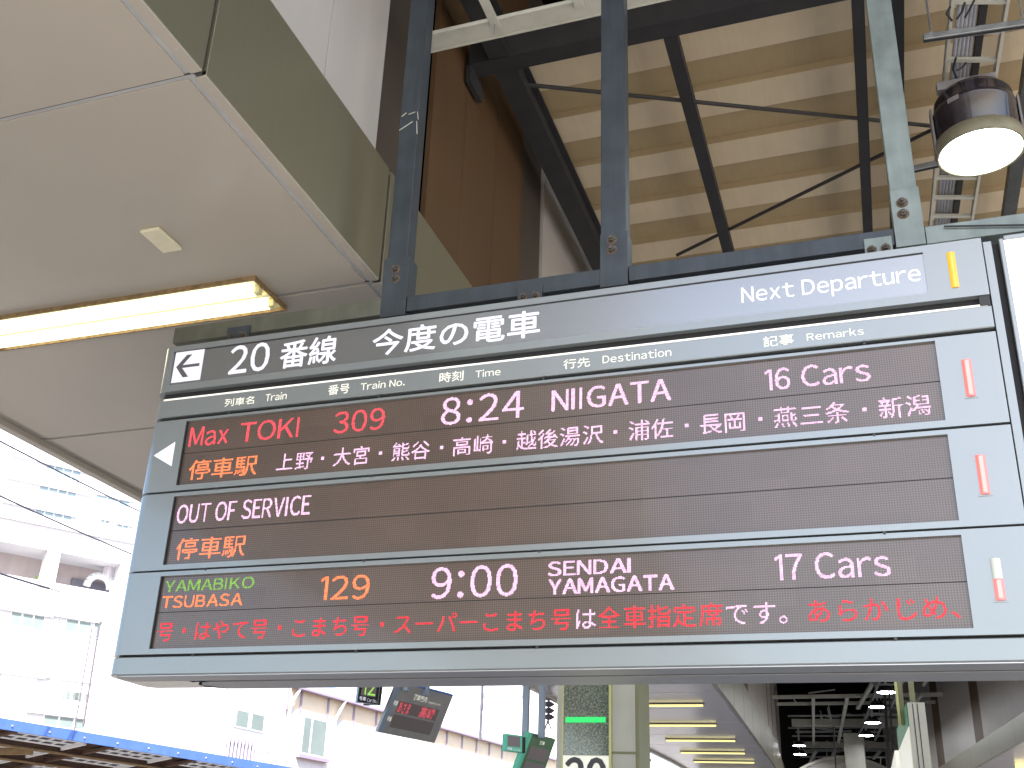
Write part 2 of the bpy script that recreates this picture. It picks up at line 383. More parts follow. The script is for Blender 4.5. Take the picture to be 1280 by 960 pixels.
# =================================================================== LEFT CANOPY (soffit and fascia)
ZS, ZT, XF = 4.8, 5.583, -2.55
def fx(y):                                          # plan line of the left fascia, bending away slowly with the platform
    pts = [(-40, -2.55), (12, -2.55), (18.3, -2.61), (21.3, -2.67), (26, -2.79), (31, -2.92), (38, -3.35), (60, -5.2)]
    for (a, xa), (b, xb) in zip(pts, pts[1:]):
        if y <= b: return xa + (xb - xa) * (y - a) / (b - a)
    return pts[-1][1]
canopy = thing('platform_canopy', 'low canopy over the track, beige soffit panels and olive steel fascia beside the slate post', 'canopy')
joints = [-12, -10.2, -8.4, -6.55, -4.7, -2.45, -.6, 1.25, 3.12, 4.985, 6.62]
while joints[-1] < 50: joints.append(joints[-1] + 1.8)
def ox(y):
    pts = [(-40, -6.40), (9, -6.38), (18.3, -5.76), (26, -5.58), (31, -5.35), (60, -6.2)]
    for (a, xa), (b, xb) in zip(pts, pts[1:]):
        if y <= b: return xa + (xb - xa) * (y - a) / (b - a)
    return pts[-1][1]
for a, b in zip(joints, joints[1:]):
    g = .015
    big = MB().hexa([(ox(a), a + g, ZS), (fx(a) - .092, a + g, ZS), (fx(b) - .092, b - g, ZS), (ox(b), b - g, ZS)],
                    [(ox(a), a + g, ZS + .03), (fx(a) - .092, a + g, ZS + .03), (fx(b) - .092, b - g, ZS + .03), (ox(b), b - g, ZS + .03)])
    big.build('ceiling_panel', M['soffit' if a < 12 else 'farsoffit'], canopy, .002)
    MB().hexa([(fx(a) - .062, a + g, ZS), (fx(a) - .003, a + g, ZS), (fx(b) - .003, b - g, ZS), (fx(b) - .062, b - g, ZS)],
              [(fx(a) - .062, a + g, ZS + .03), (fx(a) - .003, a + g, ZS + .03), (fx(b) - .003, b - g, ZS + .03), (fx(b) - .062, b - g, ZS + .03)]).build('edge_panel', M['soffit'], canopy, .002)
    MB().hexa([(fx(a), a + g, ZS + .004), (fx(b), b - g, ZS + .004), (fx(b) - .04, b - g, ZS + .004), (fx(a) - .04, a + g, ZS + .004)][::-1],
              [(fx(a), a + g, ZT), (fx(b), b - g, ZT), (fx(b) - .04, b - g, ZT), (fx(a) - .04, a + g, ZT)][::-1]).build('fascia_panel', M['fascia'], canopy, .003)
jb = MB()
for a, b in zip(joints, joints[1:]):
    jb.hexa([(ox(a), a, ZS + .010), (fx(a) - .045, a, ZS + .010), (fx(b) - .045, b, ZS + .010), (ox(b), b, ZS + .010)],
            [(ox(a), a, ZS + .06), (fx(a) - .045, a, ZS + .06), (fx(b) - .045, b, ZS + .06), (ox(b), b, ZS + .06)])
jb.build('joint_backing', M['joint'], canopy)
jd = MB()
for j in joints[1:-1]:
    jd.box(ox(j), fx(j) - .001, j - .0148, j - .0115, ZS + .001, ZS + .008)
    jd.box(fx(j) - .05, fx(j) - .02, j - .012, j + .012, ZS + .004, ZT - .01)
jd.build('joint_shadow_strip', M['jointdark'], canopy)['kind'] = 'stuff'
for a, b in zip(joints, joints[1:]):
    xa, xb = ox(a) - .004, ox(b) - .004
    MB().hexa([(xa - .09, a, ZS - .045), (xa, a, ZS - .045), (xb, b - .006, ZS - .045), (xb - .09, b - .006, ZS - .045)],
              [(xa - .09, a, ZS + .22), (xa, a, ZS + .22), (xb, b - .006, ZS + .22), (xb - .09, b - .006, ZS + .22)]).build('outer_gutter', M['soffit'], canopy, .008)
    MB().hexa([(xa - .08, a, ZS + .221), (fx(a) - .045, a, ZT - .05), (fx(b) - .045, b, ZT - .05), (xb - .08, b, ZS + .221)],
              [(xa - .08, a, ZS + .28), (fx(a) - .045, a, ZT - .01), (fx(b) - .045, b, ZT - .01), (xb - .08, b, ZS + .28)]).build('roof_sheet', M['joint'], canopy)

for j in (1.25, 3.12, 4.985):
    for dy in (.10, .62, 1.16, 1.70):
        if j + dy > 4.9 and j < 4: continue
        MB().tube((-2.58, j + dy, ZS - .0012), (-2.58, j + dy, ZS + .002), .0045, 8).build('screw', M['joint'], canopy)
# recessed fluorescent trough near the board, then the far row of lights
def trough(name, label, x0, x1, y0, y1, tube, group):
    t = thing(name, label, 'ceiling light', group); d = .012; zb = ZS - .03
    m = MB()
    m.box(x0 - d, x1 + d, y0 - d, y0, zb, ZS - .002); m.box(x0 - d, x1 + d, y1, y1 + d, zb, ZS - .002)
    m.box(x0 - d, x0, y0, y1, zb, ZS - .002); m.box(x1, x1 + d, y0, y1, zb, ZS - .002)
    m.build('rim', M['troughedge'], t)
    r = MB(); z0 = ZS - .006
    r.quad((x0, y0, z0), (x1, y0, z0), (x1, y1, z0), (x0, y1, z0))
    r.box(x0, x1, (y0 + y1) / 2 - .012, (y0 + y1) / 2 + .012, z0 - .022, z0 - .001)
    r.build('reflector', M['trough'], t)
    for yy in ((y0 * .73 + y1 * .27), (y0 * .27 + y1 * .73)):
        MB().tube((x0 + .05, yy, ZS - .035), (x1 - .05, yy, ZS - .035), .030, 12).build('fluorescent_tube', tube, t, smooth=True)
        for xx in (x0 + .03, x1 - .03): MB().box(xx - .02, xx + .02, yy - .02, yy + .02, ZS - .06, ZS - .008).build('lamp_holder', M['trough'], t)
    return t
trough('fluorescent_light', 'twin tube fluorescent light glowing in the beige soffit above the arrow sign', -5.46, -3.245, 4.735, 5.10, M['tube'], None)
FARL = [(20.43, -3.13), (23.0, -3.28), (25.37, -3.22), (27.66, -3.30), (29.6, -3.31), (31.9, -3.45), (34.3, -3.6), (37.0, -3.8)]
ORD = ['nearest', 'second', 'third', 'fourth', 'fifth', 'sixth', 'seventh', 'eighth']
for k, (y, x1) in enumerate(FARL):
    t = thing('strip_light', ORD[k] + ' yellow strip light under the far soffit right of the platform number pillar', 'strip light', 'far strip lights under the canopy')
    MB().box(x1 - 1.55, x1, y - .05, y + .05, ZS - .022, ZS - .002).build('housing', M['brownd'], t)
    MB().box(x1 - 1.53, x1 - .02, y - .045, y + .03, ZS - .055, ZS - .024).build('tube_cover', M['fartube'], t)
s = MB().box(-3.60, -3.475, 4.11, 4.335, ZS - .022, ZS - .001).build('ceiling_sensor', M['sensor'], None, .006)
tag(s, 'small cream rectangular cover plate on the beige soffit', 'cover plate')

# =================================================================== HALL WALL ABOVE THE FASCIA (left)
XW = -2.70
wall = thing('hall_wall', 'tall panelled wall rising above the olive fascia, white then brown panels', 'wall')
def wpanel(y0, y1, m, z0=5.60, z1=10.2, x=None, proud=0, par=None, nm='wall_panel'):
    xa = (fx(y0) - .15 if x is None else x) + proud; xb = (fx(y1) - .15 if x is None else x) + proud
    g = .004
    MB().hexa([(xa - .04, y0 + g, z0), (xa, y0 + g, z0), (xb, y1 - g, z0), (xb - .04, y1 - g, z0)],
              [(xa - .04, y0 + g, z1), (xa, y0 + g, z1), (xb, y1 - g, z1), (xb - .04, y1 - g, z1)]).build(nm, m, par or wall, .002)
for y0, y1 in ((-4.4, -2.8), (-2.8, -1.0), (-1.0, .78), (.78, 2.56), (2.56, 4.34), (4.34, 5.05)): wpanel(y0, y1, M['whitepanel'])
wpanel(5.06, 5.85, M['brownd'], proud=-.10, nm='pilaster')
for y0, y1 in ((5.86, 6.495), (6.495, 7.215), (7.215, 7.935)): wpanel(y0, y1, M['brown'])
wpanel(7.94, 8.61, M['brownd'], proud=-.03, nm='pilaster')
for k in range(6): wpanel(8.61 + 1.85 * k, 8.61 + 1.85 * (k + 1), M['greypanel'])
wpanel(19.75, 22.2, M['greypanel']); wpanel(22.2, 24.0, M['greypanel'])
wpanel(24.0, 25.6, M['brown']); wpanel(25.62, 28, M['greypanel']); wpanel(28, 31, M['greypanel'])
wpanel(31.0, 31.5, M['brownd'], nm='pilaster'); wpanel(31.5, 34, M['greypanel']); wpanel(34, 34.6, M['brownd'], nm='pilaster'); wpanel(34.6, 38, M['greypanel']); wpanel(38, 40, M['brown']); wpanel(40, 55, M['greypanel'])
MB().box(XW - .16, XW - .12, -4.4, 20, 5.6, 10.2).build('wall_backing', M['black'], wall)

# =================================================================== HALL ROOF (ribbed deck, beams, braces)
ZR = 7.6; KR = (ZR - 1.6)
roof = thing('hall_roof', 'cream ribbed metal roof deck with recess shade painted tan, seen from below between the dark beams', 'roof')
ZD = 7.98
per = .755; ph = 7.40
prof_low, prof_high = [], []
y = 6.55; k = 0
deckx0, deckx1 = -2.62, 7.5
yy0 = 7.70 - per * 2
for k in range(-0, 13):
    a = yy0 + per * k                                # recessed flute, its shade painted tan, from a-.38 to a, low cream flat a..a+.36
    if a + .37 < 6.6: continue
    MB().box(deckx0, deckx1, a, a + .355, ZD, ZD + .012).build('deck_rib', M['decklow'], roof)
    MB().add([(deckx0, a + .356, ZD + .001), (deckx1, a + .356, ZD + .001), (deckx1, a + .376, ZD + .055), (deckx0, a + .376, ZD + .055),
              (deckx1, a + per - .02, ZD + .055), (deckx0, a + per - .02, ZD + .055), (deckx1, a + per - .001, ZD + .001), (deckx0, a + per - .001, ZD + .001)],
             [(0, 1, 2, 3), (3, 2, 4, 5), (5, 4, 6, 7)]).build('deck_recess', M['deckshade'], roof)
MB().box(-9, 9, 6.5, 60, 10.25, 10.4).build('roof_slab', M['black'], roof)
MB().box(-9, 9, -4.2, 6.5, 10.25, 10.4).build('roof_slab', M['black'], roof)
MB().box(deckx0 - .1, 8, 16.3, 16.5, 7.9, 10.2).build('roof_gable', M['black'], roof)
MB().box(-2.6, 7.5, 16.5, 60, 9.0, 9.1).build('far_ceiling', M['black'], roof)

frame = thing('roof_frame', 'charcoal steel roof frame of crossing beams with thin bracing rods under the cream deck', 'roof frame')
def ibeam(p, q, w, h, nm='beam', m=None):            # I section: soffit flange, web, top flange
    p, q = Vector(p), Vector(q); b = MB()
    b.bar(p + Vector((0, 0, .009)), q + Vector((0, 0, .009)), w, .018)
    b.bar(p + Vector((0, 0, h / 2)), q + Vector((0, 0, h / 2)), w * .45, h - .04)
    b.bar(p + Vector((0, 0, h - .009)), q + Vector((0, 0, h - .009)), w, .018)
    return b.build(nm, m or M['beam'], frame)
def P7(x, y, z=ZR): q = at(x, y, 'z', z); return Vector((q.x, q.y, z))
# main cross beam: soffit 7.6, near face seen from the camera
yb0 = P7(800, 54).y
ibeam((-2.66, yb0 - .07, ZR), (7.5, yb0 - .07, ZR), .15, .21)
MB().box(-2.66, 7.5, yb0 - .16, yb0 - .146, ZR + .0, ZR + .21).build('beam_web_plate', M['beam'], frame)
# raking beams running away
ax = (P7(658, 92).x + P7(628, 100).x) / 2
def yrun(x, w, y0, y1, z=ZR): ibeam((x, y0, z), (x, y1, z), w, .26)
aw = P7(658, 92).x - P7(628, 100).x
a0, a1 = P7(643, 96), P7(737, 306)
yrun((a0.x + a1.x) / 2 - .02, .19, yb0, 15.8)
yrun((a0.x + a1.x) / 2 - .02, .17, 1.2, yb0 - .17)
b0, b1 = P7(838, 47.5), P7(905.5, 310)
MB().bar((b0.x, yb0 + .01, ZR + .05), (b1.x, 15.8, ZR + .05), .105, .10).build('purlin', M['beam'], frame)
c0, c1 = P7(1076, 60), P7(1078, 290)
MB().bar((c0.x, yb0 + .01, ZR + .05), (c1.x, 15.8, ZR + .05), .085, .10).build('purlin', M['beam'], frame)
e0, e1 = P7(1272, 219), P7(1258, 269)
MB().bar((e0.x, yb0, ZR + .05), (e1.x, 15.8, ZR + .05), .11, .10).build('purlin', M['steelside'], frame)
d0 = P7(1122, 20)
MB().bar((d0.x + .02, 1.2, ZR + .12), (d0.x - .05, 15.8, ZR + .12), .12, .10).build('purlin', M['beam'], frame)
MB().tube(P7(660, 106, ZR + .02), P7(1190, 160, ZR + .02), .017, 8).build('brace_rod', M['rod'], frame)
MB().tube(P7(846, 319, ZR + .02), P7(1190, 150, ZR + .02), .017, 8).build('brace_rod', M['rod'], frame)
MB().box(-2.68, -2.64, yb0 - .16, yb0 + .12, ZR - .16, ZR + .0).build('beam_bracket', M['beam'], frame)

# cream tray at the top left
tr = thing('cable_tray', 'cream cable tray crossing high between the two dark posts at the top', 'cable tray')
ty = 5.30
p0, p1 = at(545, 43, 'y', ty), at(722, 0, 'y', ty)
ztr = (p0.z + p1.z) / 2
MB().box(-2.66, .1, ty, ty + .012, ztr, ztr + .03).build('tray_rail', M['cream'], tr, .002)
MB().box(-2.66, .1, ty + .012, ty + .16, ztr + .012, ztr + .020).build('tray_bed', M['cream'], tr)
MB().box(-2.66, .1, ty + .16, ty + .172, ztr, ztr + .03).build('tray_rail', M['cream'], tr, .002)
q0 = at(617, 25, 'z', ztr); q1 = at(718, 0, 'z', ztr)
for q in (q0.x, q1.x + .02): MB().box(q - .032, q + .032, 3.6, ty + .06, ztr - .012, ztr - .002).build('cross_tray', M['cream'], tr, .002)
MB().tube((q0.x + .0, ty + .02, ztr - .002), (q0.x + .0, ty + .02, ztr - .10), .006, 6).build('tray_bolt', M['galv'], tr)

# cable ladder and channels at the right
lad = thing('cable_ladder', 'cream cable ladder carrying grey conduits behind the round lamp', 'cable ladder')
zl = 7.32
def L(x, y, z=zl): q = at(x, y, 'z', z); return Vector((q.x, q.y, z))
ra0, ra1 = L(1190, 0), L(1163, 277); rb0, rb1 = L(1259, 0), L(1214, 277)
for p, q in ((ra0, ra1), (rb0, rb1)):
    d = (q - p).normalized(); MB().bar(p - d * .6, q + d * 1.2, .022, .07).build('side_rail', M['cream'], lad, .002)
for k in range(-1, 12):
    f = (k * .30) / (ra1 - ra0).length
    a = ra0.lerp(ra1, f); b = rb0.lerp(rb1, f)
    MB().bar(a + Vector((0, 0, -.01)), b + Vector((0, 0, -.01)), .035, .025).build('rung', M['cream'], lad)
for k in range(5):
    f = .16 + k * .075
    a = ra0.lerp(rb0, f); b = ra1.lerp(rb1, f); d = (b - a).normalized()
    MB().tube(a - d * .6 + Vector((0, 0, .03)), b + d * 1.2 + Vector((0, 0, .03)), .016, 8).build('conduit', M['conduit'], lad, smooth=True)
a = ra0.lerp(rb0, .60); b = ra1.lerp(rb1, .60); d = (b - a).normalized()
MB().bar(a - d * .6 + Vector((0, 0, .03)), b + d * 1.2 + Vector((0, 0, .03)), .05, .05).build('dark_duct', M['beam'], lad)
for (x0, y0, x1, y1, z) in ((1154, 48, 1300, 27, 7.15), (1140, 212, 1172, 205, 7.15)):
    p, q = L(x0, y0, z), L(x1, y1, z); ch = thing('channel_bar', 'galvanised channel bar across the ladder ' + ('above the round lamp' if y0 < 100 else 'just left of the round lamp, half hidden'), 'channel bar', 'channel bars under the cable ladder')
    if y0 > 100: q = q + (q - p).normalized() * .9
    MB().bar(p, q, .045, .05).build('channel', M['galv'], ch, .003)
    MB().bar(p - Vector((0, 0, .028)), q - Vector((0, 0, .028)), .02, .004).build('channel_slot', M['beam'], ch)
for k, pts in enumerate((((1188, 8), (1183, 17), (1190, 26)), ((1206, 3), (1203, 14), (1196, 24)), ((1218, 0), (1212, 12), (1206, 22)), ((1196, 98), (1191, 86), (1195, 72)), ((1208, 78), (1203, 84), (1196, 88)))):
    o = MB().path([L(x, y, 7.22 - .02 * j) for j, (x, y) in enumerate(pts)], .008).build('loose_cable', M['cable'])
    tag(o, ['black cable loop at top left of the ladder', 'black cable loop on the upper rung', 'rightmost black cable loop on the upper rung', 'black cable rising from the lamp cap', 'short black cable beside the lamp cap'][k], 'cable', 'loose cables at the ladder')
# hanging rods and small steel behind the post
hr = thing('hanger_rods', 'thin galvanised hanger rods beside the right post', 'hanger rods')
for (x0, y0, x1, y1) in ((1153, 0, 1164, 40), (1272, 0, 1278, 22)):
    p = L(x1, y1, 7.17); MB().tube(p, p + Vector((0, 0, 1.4)), .008, 6).build('rod', M['galv'], hr)

# round high bay lamp
lamp = thing('high_bay_lamp', 'big round black lamp with glowing white lens at the upper right', 'lamp')
lc = at(1226, 191, 'z', 6.62); c = (lc.x, lc.y, 6.62)
MB().lathe(c, [(0, .008), (.276, .008)], 48).build('lens', M['lens'], lamp, smooth=False)
MB().lathe(c, [(.276, .004), (.276, 0), (.290, -.004), (.296, .0), (.298, .05), (.296, .105), (.262, .112), (.276, .004)], 48).build('rim', M['lamprim'], lamp, smooth=True)
MB().lathe(c, [(.264, .108), (.275, .13), (.279, .33), (.283, .335), (.283, .365), (.276, .372), (.268, .45), (.245, .49), (.0, .495)], 48).build('housing', M['lampbody'], lamp, smooth=True)
MB().lathe((c[0], c[1], c[2] + .497), [(0, 0), (.19, 0), (.20, .02), (.18, .05), (0, .055)], 32).build('cap', M['lampcap'], lamp, smooth=False)
MB().box(c[0] - .24, c[0] + .16, c[1] - .16, c[1] - .09, c[2] + .496, c[2] + .57).build('ballast_box', M['lampcap'], lamp, .006)
MB().box(c[0] - .30, c[0] - .284, c[1] - .05, c[1] + .05, c[2] + .02, c[2] + .42).build('yoke_arm', M['lampcap'], lamp, .004)
MB().box(c[0] + .284, c[0] + .30, c[1] - .05, c[1] + .05, c[2] + .02, c[2] + .42).build('yoke_arm', M['lampcap'], lamp, .004)
lb = MB(); a0_, a1_ = math.radians(228), math.radians(246)
for (z0, z1) in ((.315, .355),):
    pts = [(math.cos(a0_ + (a1_ - a0_) * t / 4) * .2845, math.sin(a0_ + (a1_ - a0_) * t / 4) * .2845) for t in range(5)]
    for (x0, y0), (x1, y1) in zip(pts, pts[1:]): lb.quad((c[0] + x0, c[1] + y0, c[2] + z0), (c[0] + x1, c[1] + y1, c[2] + z0), (c[0] + x1, c[1] + y1, c[2] + z1), (c[0] + x0, c[1] + y0, c[2] + z1))
lb.build('rating_label', M['lampcap'], lamp)
MB().tube((c[0], c[1], c[2] + .56), (c[0], c[1], 7.3), .02, 10).build('stem', M['galv'], lamp)

# =================================================================== HANGER FRAME of the board
hf = thing('support_frame', 'slate blue steel frame of three posts and a long beam holding up the departure board', 'steel frame')
YP = 4.70
xl0, xl1 = -2.372, -2.252
def post(x0, x1, z0, z1, yd, m=None, face_m=None):
    b = MB()
    b.box(x0, x1, YP, YP + .012, z0, z1)                      # front flange
    b.box((x0 + x1) / 2 - .006, (x0 + x1) / 2 + .006, YP + .012, YP + yd - .012, z0, z1)
    b.box(x0, x1, YP + yd - .012, YP + yd, z0, z1)
    return b.build('post', m or M['steel'], hf, .002)
def sqpost(x0, x1, z0, z1, yd, m): return MB().box(x0, x1, YP, YP + yd, z0, z1).build('post', m, hf, .004)
sqpost(xl0, xl1, 4.50, 10, .10, M['steel']); sqpost(-1.162, -1.03, 4.50, 10, .10, M['steel']); 
sqpost(.234, .352, 4.64, 10, .10, M['steelgreen'])
MB().box(-3.72, -2.388, YP, YP + .10, 4.405, 4.505).build('beam', M['steellit'], hf, .003)
MB().box(-2.232, -1.166, YP, YP + .10, 4.405, 4.497).build('beam', M['steel'], hf, .003)
MB().box(-1.018, .228, YP, YP + .10, 4.405, 4.492).build('beam', M['steel'], hf, .003)
MB().box(-2.386, -2.236, YP - .006, YP + .11, 4.385, 4.752).build('post_shoe', M['steel'], hf, .002)
MB().box(-1.164, -1.022, YP - .006, YP + .11, 4.385, 4.70).build('post_shoe', M['steel'], hf, .002)
MB().box(.232, .36, YP - .006, YP + .11, 4.385, 4.70).build('post_shoe', M['steelgreen'], hf, .002)
zr1 = at(1280, 268, 'y', YP).z; zr0 = at(1166, 280, 'y', YP).z
MB().box(.363, 1.6, YP, YP + .10, 4.385, (zr0 + zr1) / 2).build('beam', M['steelgreen'], hf, .003)
MB().path([at(1180, 283, 'y', YP - .012), at(1230, 282, 'y', YP - .012), at(1290, 281, 'y', YP - .012)], .004).build('cable', M['cable'], hf)
def bolt(x, z, y=YP - .006, r=.017):
    b = MB(); b.tube((x, y, z), (x, y - .006, z), r * 1.25, 14); b.tube((x, y - .006, z), (x, y - .022, z), r, 6); b.tube((x, y - .022, z), (x, y - .034, z), r * .55, 10)
    b.build('bolt', M['bolt'], hf, .001)
    MB().tube((x, y + .001, z), (x, y - .0015, z), r * 1.6, 16).build('rust_ring', M['rust'], hf)
for (x, y) in ((493.5, 335), (493, 347), (764, 298), (764, 310.5), (1127.5, 251.5), (1129, 265.5)):
    q = at(x, y, 'y', YP - .02); bolt(q.x, q.z)
for (xa, xb, ya) in ((285, 313, 404), (647, 678, 356), (1079, 1114, 290)):
    q0 = at(xa, ya + 6, 'y', YP - .01).x; q1 = at(xb, ya + 3, 'y', YP - .01).x
    MB().box(q0, q1, YP - .014, YP - .002, 4.33, 4.448).build('hanger_plate', M['steelgreen'] if xa > 1000 else M['steel'], hf, .002)
    for f in (.25, .75): bolt(q0 + (q1 - q0) * f, 4.385, YP - .014, .014)
for (xa, ya, xb, yb) in ((499, 163, 516, 152), (524, 151, 533, 165), (502, 146, 508, 141), (511, 143, 519, 140), (526, 139, 533, 147)):
    p, q = at(xa, ya, 'y', YP - .002), at(xb, yb, 'y', YP - .002)
    if q.x > xl1: q.x = xl1 - .001
    if p.x > xl1: p.x = xl1 - .01
    MB().bar(p, q, .003, .006, (0, 1, 0)).build('chalk_mark', M['cream'], hf)

# =================================================================== THE DEPARTURE BOARD
bd = thing('departure_board', 'long grey LED departure board showing 20番線 and three rows of train times', 'departure board')
XL, XR, YK = -3.700, .573, 4.985
RC = .075
def cabprof(x0=XL, x1=XR, r=RC, y0=YB, y1=YK):        # plan outline with rounded left corners
    pts = [(x1, y0), (x1, y1)]
    for k in range(17): a = math.pi / 2 + (math.pi / 2) * k / 16; pts.append((x0 + r + math.cos(a) * r, y1 - r + math.sin(a) * r))
    for k in range(17): a = math.pi + (math.pi / 2) * k / 16; pts.append((x0 + r + math.cos(a) * r, y0 + r + math.sin(a) * r))
    return pts
def facep(name, z0, z1, holes=None, parent=bd, m=None, x0=XL, y0=YB, ch=.004):
    """housing section with rounded left end, small chamfers top and bottom, optional window (hx0, hx1, hz0, hz1, depth)"""
    b = MB(); pr = cabprof(x0=x0, y0=y0)
    if not holes:
        n = len(pr); c = ch
        pin = cabprof(x0=x0 + c, x1=XR, r=RC - c, y0=y0 + c, y1=YK - c)
        rings = [[(x, y, z0) for x, y in pin], [(x, y, z0 + c) for x, y in pr], [(x, y, z1 - c) for x, y in pr], [(x, y, z1) for x, y in pin]]
        vs = sum(rings, []); fs = []
        for j in range(3):
            for k in range(n): fs.append((j * n + k, j * n + (k + 1) % n, (j + 1) * n + (k + 1) % n, (j + 1) * n + k))
        fs += [tuple(reversed(range(n))), tuple(range(3 * n, 4 * n))]
        b.add(vs, fs)
    else:
        hx0, hx1, hz0, hz1, dp = holes
        lp = [(hx0, y0), (hx0, YK)] + cabprof(x0=x0, y0=y0)[2:]
        b.prism(lp, z0, z1)
        b.box(hx1, XR, y0, YK, z0, z1)
        b.box(hx0, hx1, y0, YK, z0, hz0); b.box(hx0, hx1, y0, YK, hz1, z1)
    return b.build(name, m or M['board'], parent)
# inner dark carcass seen in the gaps
MB().prism(cabprof(x0=XL + .014, r=.065, y0=YB + .03, y1=YK - .02), 2.49, 4.29).build('carcass', M['gap'], bd)
# header
HW = (-3.612, .333, 4.075, 4.283, .004)
hd = facep('header_panel', 4.034, 4.317, HW, y0=YB - .006)
MB().box(HW[0], HW[1], YB + .002, YB + .012, HW[2], HW[3]).build('header_window', M['acrylic'], bd)
MB().box(HW[0] + .0005, HW[1], YB - .004, YB + .0, HW[3] - .003, HW[3] - .0005).build('window_edge', M['darkpaint'], bd)
YT = YB + .0012
print_text('20', (284, 468.8), (339.3, 426.3), YT, M['whitet'], bd, offset=.022)
print_text('番線', (347.8, 461.6), (423, 417.8), YT, M['whitet'], bd, offset=.022)
print_text('今度の電車', (463.6, 446), (675.6, 385.7), YT, M['whitet'], bd, offset=.022)
print_text('Next Departure', (927.3, 378.4), (1151.3, 349), YT, M['nextt'], bd, offset=.0, zb=(1043.7, 369.6), zt=(927, 359.7))
az = MB().box(-3.601, -3.412, YB - .0004, YB + .001, 4.090, 4.282).build('arrow_plate', M['whitet'], bd)
ar = MB()
def AX(px, py): x, z = bxz((px, py)); return (x, YB - .0016, z)
cx_, cz_ = -3.506, 4.186
for poly in ([(-.078, .0), (-.018, .070), (.018, .070), (-.036, .008), (.076, .008), (.076, -.010), (-.036, -.010), (.014, -.070), (-.022, -.070)],):
    ar.add([(cx_ + x, YB - .0016, cz_ + z) for x, z in poly], [(0, 1, 2, 3), (0, 3, 6), (3, 4, 5, 6), (0, 6, 7, 8)])
ar.build('arrow', M['arrowt'], bd, fix=False)
# lamp bars on the right of every section
def lampbar(parent, zt, zb, lo, hi=None, hot=True, x=.444):
    r = .0185
    def half(z0, z1, m, nm='lamp_lens'):
        b = MB(); n = 10
        ring = [(x + math.cos(math.pi + math.pi * k / n) * r, YB + math.sin(math.pi + math.pi * k / n) * r * .8) for k in range(n + 1)]
        b.prism(ring, z0, z1); return b.build(nm, m, parent, smooth=False)
    if hi is None: half(zb, zt, lo)
    else: half(zb, (zb + zt) / 2, lo); half((zb + zt) / 2 + .001, zt, hi)
    if hot: MB().box(x - .0075, x + .0075, YB - r * .8 - .0012, YB - r * .6, zb + .006, (zt if hi is None else (zt + zb) / 2) - .006).build('lamp_core', LAMP['redhot'], parent)
    MB().box(x - .026, x + .026, YB - .003, YB - .0005, zb - .008, zb - .0005).build('lamp_seat', M['board'], parent)
lampbar(bd, 4.262, 4.085, LAMP['amber'], hot=False)
# caption strip
MB().box(-3.632, .560, YB + .002, YB + .03, 3.9835, 3.9925).build('strip_edge', M['edgewhite'], bd)
facep('caption_strip', 3.879, 3.983)
MB().box(.530, XR - .001, YB + .001, YB + .04, 3.984, 4.033).build('strip_end_block', M['darkpaint'], bd)
for body, bl, t_, off in (('列車名', (280.3, 508.9), (318.6, 494.8), .010), ('Train', (331.3, 502), (359.2, 489.5), .004), ('番号', (409.7, 494.3), (437.6, 478.9), .010),
                          ('Train No.', (450.5, 488.1), (506.6, 472.7), .004), ('時刻', (548.9, 478.9), (579.8, 462.8), .010), ('Time', (594.2, 472.4), (626, 459.6), .004),
                          ('行先', (704.1, 461.9), (737.6, 446.1), .010), ('Destination', (753.3, 454.6), (839, 434.6), .004), ('記事', (954.5, 434.5), (991.6, 416.9), .010),
                          ('Remarks', (1008.9, 426.3), (1079.3, 408.6), .004)):
    print_text(body, bl, t_, YB - .0012, M['creamt'], bd, offset=off)
# three display rows
WX0, WX1 = -3.456, .334
def row(z0, z1, w0, w1, label):
    m = facep('display_row', z0, z1, (WX0, WX1, w0, w1, .015)); m['label'] = label
    zc = (w0 + w1) / 2
    MB().box(WX0, WX1, YB + .016, YB + .03, w0, zc - .0022).build('led_screen', M['screen'], m)
    MB().box(WX0, WX1, YB + .016, YB + .03, zc + .0022, w1).build('led_screen', M['screen'], m)
    MB().box(WX0 + .0005, WX0 + .006, YB + .004, YB + .016, w0, w1).build('screen_edge', M['gap'], m)
    MB().box(WX0, WX1, YB + .0175, YB + .029, zc - .002, zc + .002).build('screen_joint', M['gap'], m)
    return m
YL = YB + .0145
r1 = row(3.4405, 3.857, 3.471, 3.843, 'top display row for the 8:24 train to NIIGATA')
r2 = row(3.0065, 3.4285, 3.034, 3.408, 'middle display row reading OUT OF SERVICE')
r3 = row(2.5725, 2.9965, 2.600, 2.974, 'bottom display row for the 9:00 train to SENDAI YAMAGATA')
def yfix(p): return p
led_fit('Max', (233, 558), (283, 545), LED['redl'], r1, YL, .006, xr=(282.5, 554), zt=(237, 533.5))
led_fit('TOKI', (302, 552), (374, 519.3), LED['redl'], r1, YL, .006, xl=(300, 529), zb=(346, 547.2))
led_fit('309', (414.4, 541.3), (480.9, 507.3), LED['redl'], r1, YL, .004)
led_fit('8:24', (549.3, 530.8), (654.9, 485.5), LED['pink'], r1, YL, .007)
led_fit('NIIGATA', (688.4, 513.4), (827, 471.7), LED['pink'], r1, YL, .013, xr=(838.5, 498))
led_fit('16 Cars', (957, 486.3), (1089, 457), LED['pink'], r1, YL, .007, zb=(966, 486.3), zt=(1021, 453.3), xr=(1089, 475))
def rowtext(body, m, parent, x0, zc, **k): return led_cells(body, x0, zc, m, parent, YL, **k)
led_fit('停車駅', (232.2, 599.7), (321.5, 566.5), LED['orange'], r1, YL, .008, thr=4)
xs = bxz((342.5, 587.8))[0]; xe = bxz((1166.4, 518))[0]
cell1 = (xe - xs) / 29
z1a = bxz((344, 587.5))[1]; z1b = bxz((1160, 490))[1]
stops = '上野・大宮・熊谷・高崎・越後湯沢・浦佐・長岡・燕三条・新潟'
